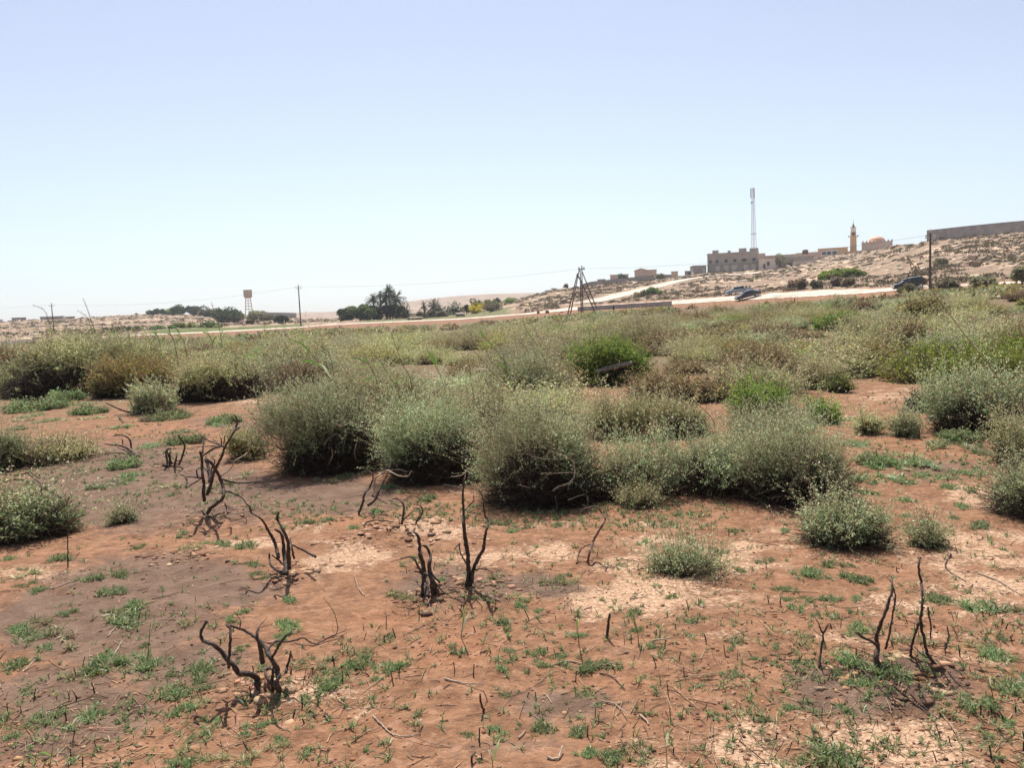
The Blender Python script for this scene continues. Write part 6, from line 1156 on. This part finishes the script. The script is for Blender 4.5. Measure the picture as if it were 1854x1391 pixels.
def car(name, label, x, y, d, yaw, mat, suv=False):
    import bmesh
    b = at_dist(x, y, d); b[2] = float(gz(b[0], b[1])) + .06; o = empty(name, b, math.atan2(-b[0], b[1]) + yaw)
    rz_ = o.rotation_euler.z; ux_, uy_ = np.array([math.cos(rz_), math.sin(rz_)]), np.array([-math.sin(rz_), math.cos(rz_)]); G = lambda v: float(gz(b[0] + v[0], b[1] + v[1]))
    o.rotation_euler = (math.atan((G(uy_ * .8) - G(-uy_ * .8)) / 1.6), -math.atan((G(ux_ * 1.4) - G(-ux_ * 1.4)) / 2.8), rz_)   # stands on the sloping road
    if suv: low = [(-2.35, .35), (-2.38, .8), (-2.2, 1.02), (-1.2, 1.12), (2.2, 1.14), (2.32, .95), (2.32, .4)]; top = [(-1.25, 1.12), (-.45, 1.72), (1.7, 1.74), (2.2, 1.14)]; hw = .9
    else: low = [(-2.2, .28), (-2.25, .55), (-2.05, .78), (-1.0, .92), (1.5, .96), (2.15, .92), (2.25, .7), (2.2, .3)]; top = [(-1.05, .92), (-.25, 1.38), (.75, 1.40), (1.65, .95)]; hw = .84
    def body(poly, w0, w1, bev):
        bm = bmesh.new(); zmin = min(p[1] for p in poly); zmax = max(p[1] for p in poly); L = []; R = []
        for px_, pz in poly: w_ = w0 + (w1 - w0) * (pz - zmin) / (zmax - zmin); L.append(bm.verts.new((px_, -w_, pz))); R.append(bm.verts.new((px_, w_, pz)))
        bm.faces.new(L); bm.faces.new(R[::-1]); n_ = len(poly)
        for i in range(n_): bm.faces.new((L[(i + 1) % n_], L[i], R[i], R[(i + 1) % n_]))
        bmesh.ops.recalc_face_normals(bm, faces=bm.faces); bmesh.ops.bevel(bm, geom=[e for e in bm.edges], offset=bev, segments=2, affect='EDGES'); return bm
    bm = body(low, hw, hw * .97, .07); me = bpy.data.meshes.new('body'); bm.to_mesh(me); bm.free(); me.materials.append(mat); bo = link('body', me, o)
    bm = body(top, hw * .93, hw * .74, .06); me = bpy.data.meshes.new('cabin'); bm.to_mesh(me); bm.free(); me.materials.append(mat); link('cabin', me, o)
    zb = 1.14 if suv else .96; zt = 1.64 if suv else 1.33
    for s in (-1, 1):
        q = MB(); cuts = [(-.78, .02), (.10, .86), (.94, 1.75)] if suv else [(-.55, .18), (.26, .95)]
        for u0, u1 in cuts:
            wl, wh = hw * .93 + .005, hw * .78 + .012; sl = .45 if suv else .5; u0b = u0 - (sl * .5 if u0 == cuts[0][0] else 0); u1b = u1 + (.3 if u1 == cuts[-1][1] else 0)
            A = [(u0b, s * wl, zb), (u1b, s * wl, zb), (u1, s * wh, zt), (u0, s * wh, zt)]; q.add(A + [(a, b2 - s * .05, c) for a, b2, c in A], [(0, 1, 2, 3), (4, 7, 6, 5), (0, 4, 5, 1), (1, 5, 6, 2), (2, 6, 7, 3), (3, 7, 4, 0)])
        q.build('side_window', M_GLASS, o)
    fx0, fx1 = ((-1.22, -.52) if suv else (-.98, -.32)); rx0, rx1 = ((2.19, 1.76) if suv else (1.58, .82)); w0, w1 = hw * .82, hw * .66
    for nm, xa, xb, sg in (('windscreen', fx0, fx1, -1), ('rear_window', rx0, rx1, 1)):
        q = MB(); e = sg * .035; A = [(xa + e, -w0, zb + .03), (xa + e, w0, zb + .03), (xb + e, w1, zt), (xb + e, -w1, zt)]; q.add(A + [(a - e * 1.5, b2, c - .03) for a, b2, c in A], [(0, 1, 2, 3), (4, 7, 6, 5), (0, 4, 5, 1), (1, 5, 6, 2), (2, 6, 7, 3), (3, 7, 4, 0)]); q.build(nm, M_GLASS, o)
    rw = .36 if suv else .31
    for wx in (-1.42, 1.38):
        for s in (-1, 1):
            q = MB(); n_ = 18; prof = [(rw * .6, -.10), (rw * .97, -.10), (rw, -.06), (rw, .06), (rw * .97, .10), (rw * .6, .10)]; q.lathe(prof, n_); w_ = q.build('wheel', M_TYRE, o, (wx, s * (hw - .08), rw)); w_.rotation_euler = (math.pi / 2, 0, 0); q = MB(); q.lathe([(.05, -.106), (rw * .62, -.104), (rw * .62, .104), (.05, .106)], n_); q.build('rim', M_RIM, w_)
    zl = .85 if suv else .64
    for s in (-1, 1): bx('headlight', M_LAMP, o, -2.36 if suv else -2.24, -2.2 if suv else -2.1, s * .62 - .17, s * .62 + .17, zl - .09, zl + .06); bx('tail_light', M_TAIL, o, 2.24 if suv else 2.16, 2.345 if suv else 2.262, s * .68 - .12, s * .68 + .12, zl, zl + .16)
    bx('bumper', mat, o, -2.44 if suv else -2.31, -2.25 if suv else -2.1, -hw * .9, hw * .9, .34, .52); tag(o, label, 'car'); return o
car('parked_car', 'dark blue-black saloon car facing left on the pale roadside apron', 1355, 540.5, 148, .18, paint('dark_blue_paint', (.012, .014, .03))); car('parked_car', 'pale silver-blue saloon car half hidden behind the dark saloon', 1336, 530.5, 160, .1, paint('silver_blue_paint', (.32, .38, .42))); car('parked_car', 'black estate car facing left on the road, left of the right-hand pole', 1648, 521.5, 122, .16, paint('black_paint', (.010, .010, .016)), True).scale = (.88, .88, .88)
# ------------------------------------------------------------------ light
SUN_AZ, SUN_EL = math.radians(-6), math.radians(60)
sd = Vector((math.sin(SUN_AZ) * math.cos(SUN_EL), math.cos(SUN_AZ) * math.cos(SUN_EL), math.sin(SUN_EL)))
L_ = bpy.data.lights.new('sun', 'SUN'); L_.energy = 5.0; L_.angle = math.radians(.5); L_.color = (1.0, .95, .88); so = bpy.data.objects.new('sun', L_); COL.objects.link(so); so.rotation_euler = (-sd).to_track_quat('-Z', 'Y').to_euler()
W = bpy.data.worlds.new('World'); S.world = W; W.use_nodes = True; nt = W.node_tree; nt.nodes.clear()
sk = nt.nodes.new('ShaderNodeTexSky'); sk.sky_type = 'NISHITA'; sk.sun_disc = False; sk.sun_elevation = SUN_EL; sk.sun_rotation = SUN_AZ; sk.altitude = 50; sk.air_density = 1.0; sk.dust_density = 0.5; sk.ozone_density = 6.0
bg = nt.nodes.new('ShaderNodeBackground'); bg.inputs[1].default_value = .099; ou = nt.nodes.new('ShaderNodeOutputWorld'); hs = nt.nodes.new('ShaderNodeHueSaturation'); hs.inputs['Saturation'].default_value = .57; hs.inputs['Hue'].default_value = .503; nt.links.new(sk.outputs[0], hs.inputs['Color']); nt.links.new(hs.outputs[0], bg.inputs[0]); nt.links.new(bg.outputs[0], ou.inputs[0])
S.view_settings.view_transform = 'Standard'; S.view_settings.look = 'None'; S.view_settings.exposure = 0.55; S.view_settings.gamma = 1.0; S.view_settings.use_curve_mapping = False
S.cycles.max_bounces = 6; S.cycles.diffuse_bounces = 4; S.cycles.transmission_bounces = 4; S.cycles.use_denoising = True

# ------------------------------------------------------------------ air
hz = MB(); hz.lathe([(3050, -60), (3050, 75)], 48); hm, g = newmat('hazy_air')
v = g.n('ShaderNodeVolumePrincipled', {'Color': (.93, .95, 1.0), 'Density': .00022, 'Anisotropy': .3}); g.t.links.new(v.outputs[0], g.n('ShaderNodeOutputMaterial').inputs['Volume'])
ho = hz.build('haze', hm); tag(ho, kind='stuff')
S.cycles.volume_bounces = 0
